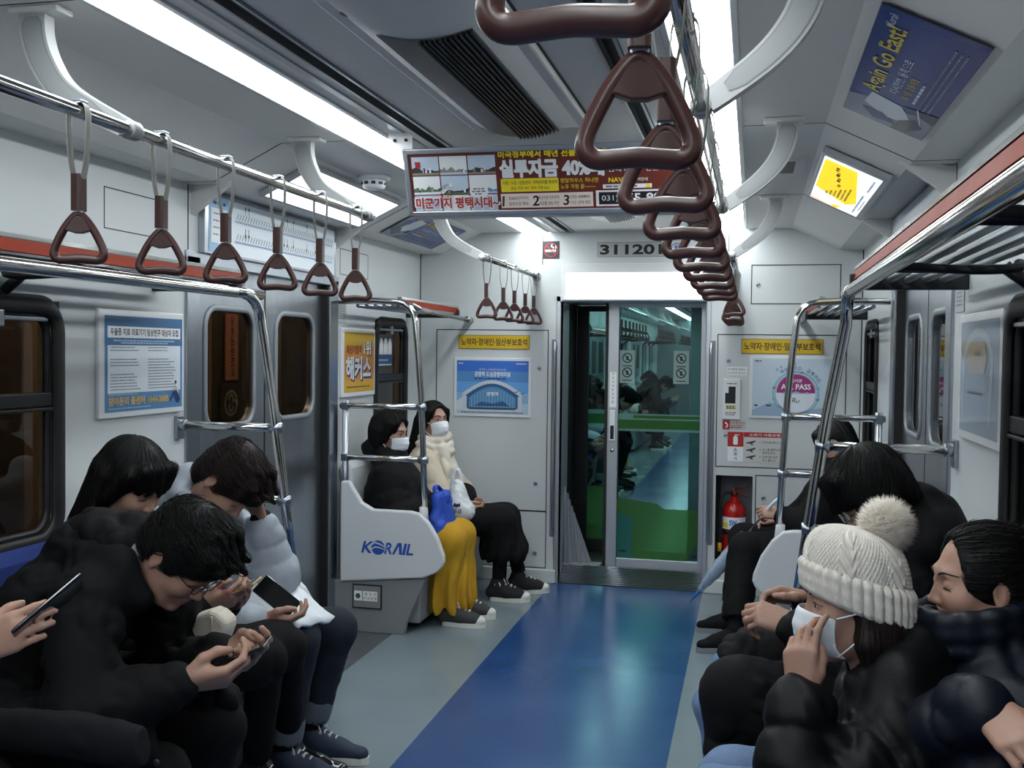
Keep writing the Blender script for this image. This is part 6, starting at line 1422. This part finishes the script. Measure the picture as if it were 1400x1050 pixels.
# ---- right: woman in the cream bobble hat, hand to her mask
def veil(I,H):
    k=H.sc; I.ell(H.w(-.012,0,.028),V(.092,.074,.078)*k,H.M,.02); d=nrm((.10,-.03,-1))
    for a in np.linspace(-1,1,9):
        an=a*1.75; pq=H.w(-.022-.058*math.cos(an*.75),.064*math.sin(an*.9),-.075+.045*abs(a)); I.cap(pq,pq+d*.17*(1-.1*abs(a)),.026*k,.018*k,.022)
    for s in (-1,1): I.cap(H.w(.0,s*.074,-.01),H.w(-.004,s*.081,-.06),.014*k,.020*k,.02*k); I.cap(H.w(-.004,s*.083,-.06),H.w(-.02,s*.075,-.16),.020*k,.016*k,.02*k)
    I.ell(H.w(.085,0,.02),V(.062,.09,.12)*k,H.M,.012,True)
H=Head((.962,2.10,1.012),(-.985,-.15,-.04),(-.04,0,1),.96,jaw=.85)
p=Fig('woman in a cream bobble hat and white mask, one hand raised to her face',dict(hip=(1.17,2.42,.50),chest=(1.11,2.26,.72),neck=(1.045,2.12,.875),shl=(1.05,1.965,.80),shr=(1.06,2.32,.81),ell=(.835,1.85,.655),elr=(1.02,2.45,.60),wrl=(.856,1.958,.855),wrr=(.88,2.25,.60),knl=(.71,2.12,.575),knr=(.73,2.36,.53),anl=(.76,2.05,.12),anr=(.76,2.36,.12),tol=(.58,2.05,.03),tor=(.58,2.36,.03)),H,1.05)
p.base('open',.034); hand_ops(p.I,(.857,1.962,.866),(-.02,.12,1.0),(.50,.86,-.10),-1,((16,30,18),(26,38,24),(34,42,26),(42,46,28)),((2.0,2.4,.4),(4.8,3.6,1.0),(7.4,3.9,1.6),(9.6,3.7,2.0)),.92,.3); hand_ops(p.I,(.88,2.25,.60),(-.8,-.3,0),(0,-.3,-.8),1,((30,40,30),)*4); p.finish(.0035); face_parts(H,p.root,'open'); p.face_mask()
def ex(I): I.cap((1.10,2.12,.93),(1.04,2.02,.90),.07,.06,.04); I.cap((1.12,2.16,.92),(1.06,2.26,.89),.07,.06,.04); I.cap((1.0,2.03,.84),(.98,2.06,.72),.06,.07,.05)
p.coat(M_blk2,torso=.165,arm=(.100,.088,.062),seed=91,quilt=(.085,.011),fold=.009,cuff=.014,thigh=(.55,.135,.11),extra=ex,h=.0065); p.trousers(M_jeanl,'jeans',seed=92)
for k in 'lr': p.shoe(k,M_canvb,M_rubw)
p.hair(veil,M_hairb,h=.0045,amp=.001,freq=90,flow=2,strands=1400,mess=.6,crownp=(-.03,0,.1))
# the knitted hat: ribbed turn-up, patterned crown, fur bobble
def knit_hat(p,H):
    n=420; TZ=lambda x: .046+.060*(x-.0)/.1*.55                       # brim plane rises to the front
    vs=[];fs=[]; prof=[]
    for v in np.linspace(0,1,22): prof.append(('cuff',v))
    for v in np.linspace(0,1,52): prof.append(('crown',v))
    for kind,v in prof:
        for i in range(n):
            a=2*PI*i/n; ca,sa=math.cos(a),math.sin(a)
            if kind=='cuff':
                z=-.004+.078*v; br=1.0+.0*v; rib=abs(math.sin(a*17)); R=.0125+.0065*rib**.7-.010*(abs(v*2-1)**6)+.0008*math.sin(a*19*14)*(1-rib)+.0007*math.sin(v*150)
            else:
                z=.068+.098*math.sin(v*PI/2); sh=math.cos(v*PI/2)**.62 if v<1 else 0.0; br=sh
                sect=math.sin(a*6+.6); cab=.0035*math.sin(z*190+math.copysign(1,math.sin(a*12))*a*30) if sect>.55 else .0022*math.sin(a*84)*math.sin(z*420)
                R=(.006+.0028*abs(sect)**.5+cab*.8)*(1-v**6)
            x=-.006+(.098*br+R)*ca; y=(.079*br+R)*sa; vs.append(H.w(x,y,z-.010+.40*(x+.013)*(1-.55*(z/.17))))
    R_=len(prof)
    for j in range(R_-1):
        for i in range(n): q=j*n; fs.append((q+i,q+(i+1)%n,q+n+(i+1)%n,q+n+i))
    o=MB().add([tuple(q) for q in vs],fs,0,True).build('knit_hat',mat('cream_knit',(222,216,206),.9,var=.05,vscale=80,bump=.5,bscale=520),p.root)
    c=H.w(-.066,0,.160); r=np.random.default_rng(9); m=MB(); m.ball(tuple(c),.036,0,18)
    D=r.normal(size=(5200,3)); D/=np.linalg.norm(D,axis=1)[:,None]
    for d in D:
        b=c+d*.032; t=c+nrm(d+r.normal(size=3)*.32+V(0,0,-.08))*(.048+.016*r.random()); e=nrm(np.cross(d,r.normal(size=3)))*.0011; g=np.cross(d,e); mid=(b+t)/2+r.normal(size=3)*.002
        m.add([tuple(b+e),tuple(b-e*.5+g),tuple(b-e*.5-g),tuple(mid+e*.6),tuple(mid-e*.3+g*.6),tuple(mid-e*.3-g*.6),tuple(t)],[(0,1,4,3),(1,2,5,4),(2,0,3,5),(3,4,6),(4,5,6),(5,3,6)],0,True)
    m.build('bobble',mat('fur_white',(236,228,216),.85),o)
knit_hat(p,H)
z=MB(); P0=[V(.880,1.935,.862),V(.890,1.930,.840),V(.899,1.925,.815)]; z.tube([tuple(q) for q in P0],.003,6)
for i in range(7): z.ball(tuple(P0[0]*(1-i/6)+P0[2]*(i/6)+V(0,-.004,0)),.0042,0,8)
z.obox(tuple(P0[2]+V(.004,-.006,-.022)),(.004,0,0),(0,.0015,0),(0,0,.018)); z.build('zip_pull',M_steel2,p.root)

# ---- right: woman with hair tied back, navy coat
H=Head((1.200,2.14,1.058),(-.985,-.17,-.05),(-.05,0,1),.93,jaw=.85)
p=Fig('woman with black hair tied back, eyes lowered, in a navy padded coat',dict(hip=(1.20,2.04,.50),chest=(1.22,2.08,.76),neck=(1.225,2.14,.925),shl=(1.22,1.965,.84),shr=(1.22,2.31,.84),ell=(1.15,1.80,.64),elr=(1.05,2.02,.76),wrl=(1.0,1.86,.64),wrr=(1.150,1.84,.915),knl=(.76,1.88,.52),knr=(.76,2.03,.52),anl=(.80,1.88,.12),anr=(.80,2.03,.12),tol=(.62,1.88,.03),tor=(.62,2.03,.03)),H,1.0)
p.base('down'); hand_ops(p.I,(1.148,1.838,.916),(.42,-.80,-.36),(.45,.35,-.80),1,((14,28,18),(16,30,20),(18,32,20),(22,34,22)),None,1.0); hand_ops(p.I,(1.0,1.70,.66),(-.8,.2,0),(0,.3,-.8),-1,((30,40,30),)*4); p.finish(.0035); face_parts(H,p.root,'down',thick=.75)
def ex(I):
    c=V(1.190,2.128,1.000)
    for zz,rr in ((-.045,.088),(-.015,.092),(.012,.090)):
        for a in np.linspace(0,2*PI,14,endpoint=False):
            f=lambda a: c+V(rr*1.08*math.cos(a)-.01,rr*math.sin(a),zz+.02*math.cos(a)); I.cap(f(a),f(a+2*PI/14),.016,.016,.012)
    I.cap((1.30,2.14,.90),(1.30,2.14,.82),.08,.09,.05)
p.coat(M_navy,torso=.15,arm=(.088,.074,.058),seed=101,quilt=(.09,.008),fold=.010,thigh=(.6,.13,.11),extra=ex,cuff=.018,h=.0065); p.trousers(M_blk,seed=102)
for k in 'lr': p.shoe(k,M_blk,M_black)
I=Imp(); c=V(1.194,2.130,1.004)
for zz,rr in ((-.03,.080),(-.005,.080)):
    for a in np.linspace(0,2*PI,14,endpoint=False):
        f=lambda a: c+V(rr*1.08*math.cos(a)-.006,rr*math.sin(a),zz+.016*math.cos(a)); I.cap(f(a),f(a+2*PI/14),.014,.014,.012)
imp_part(I,'inner_collar',M_blk,p.root,.006)
def tied(I,H):
    k=H.sc; shell(I,H,.088,.083)
    for s in (-1,1): I.ell(H.w(-.012,s*.066,.022),V(.066,.017,.050)*k,H.M,.02)
    I.ell(H.w(.066,0,.004),V(.058,.057,.092)*k,H.M,.014,True)
    for s in (-1,1): I.ell(H.w(-.006,s*.094,-.008),V(.022,.022,.036)*k,H.M,.008,True)
    I.ell(H.w(-.135,-.01,.085),V(.045,.05,.045)*k,H.M,.02)
p.hair(tied,M_hair,h=.004,amp=.001,freq=50,flow=12,strands=2600,crownp=(.06,0,.07),flowdir=(1,0,.1))
fl=MB(); rr=np.random.default_rng(4)
for i in range(60):
    x=rr.uniform(-.09,.05); y=rr.uniform(-.06,.06); b=H.w(x,y,.118-.6*x*x-6*y*y); t=b+H.M@(V(-.03,rr.uniform(-.012,.012),rr.uniform(.006,.022))*H.sc); mid=(b+t)/2+H.u*.006; fl.tube([tuple(b),tuple(mid),tuple(t)],[.0006,.0005,.0002],4)
fl.build('stray_hair',M_hair,p.root)
b=MB()
for q in (V(1.092,2.07,.985),V(1.097,2.06,.955)): b.lathe([(.007,0),(.007,.003),(.003,.004)],tuple(q),(-.6,-.8,.1),12)
b.build('snap_button',M_lite,p.root)

# ---- passengers of the next carriage, seen through the glass: the same figures seated elsewhere
PEOPLE=[o for o in bpy.data.objects if o.name.startswith('person') and o.parent is None]
bylab=lambda s: [o for o in PEOPLE if s in o['label']][0]
for src,y,lab in (('bent over a phone',8.35,'person in black just beyond the end doorway glass, bent forward'),('light grey padded',10.75,'person in light grey seen through the end door glass'),('bent over a phone',11.3,'person in a dark parka seen through the end door glass beside the light grey jacket'),('long straight black hair',11.9,'person with long dark hair seen through the end door glass'),('mustard',12.6,'person in a dark padded coat seen through the end door glass'),('cream scarf',15.9,'person in a pale scarf far along the next carriage'),('bent over a phone',16.6,'person in black far along the next carriage, bent forward'),('light grey padded',17.4,'person in light grey far along the next carriage')):
    s=bylab(src); o=copy_tree(s,None,Vector((s.location.x,y,s.location.z))); o['label']=lab; o['group']='passengers in the next carriage'
flush_lettering()
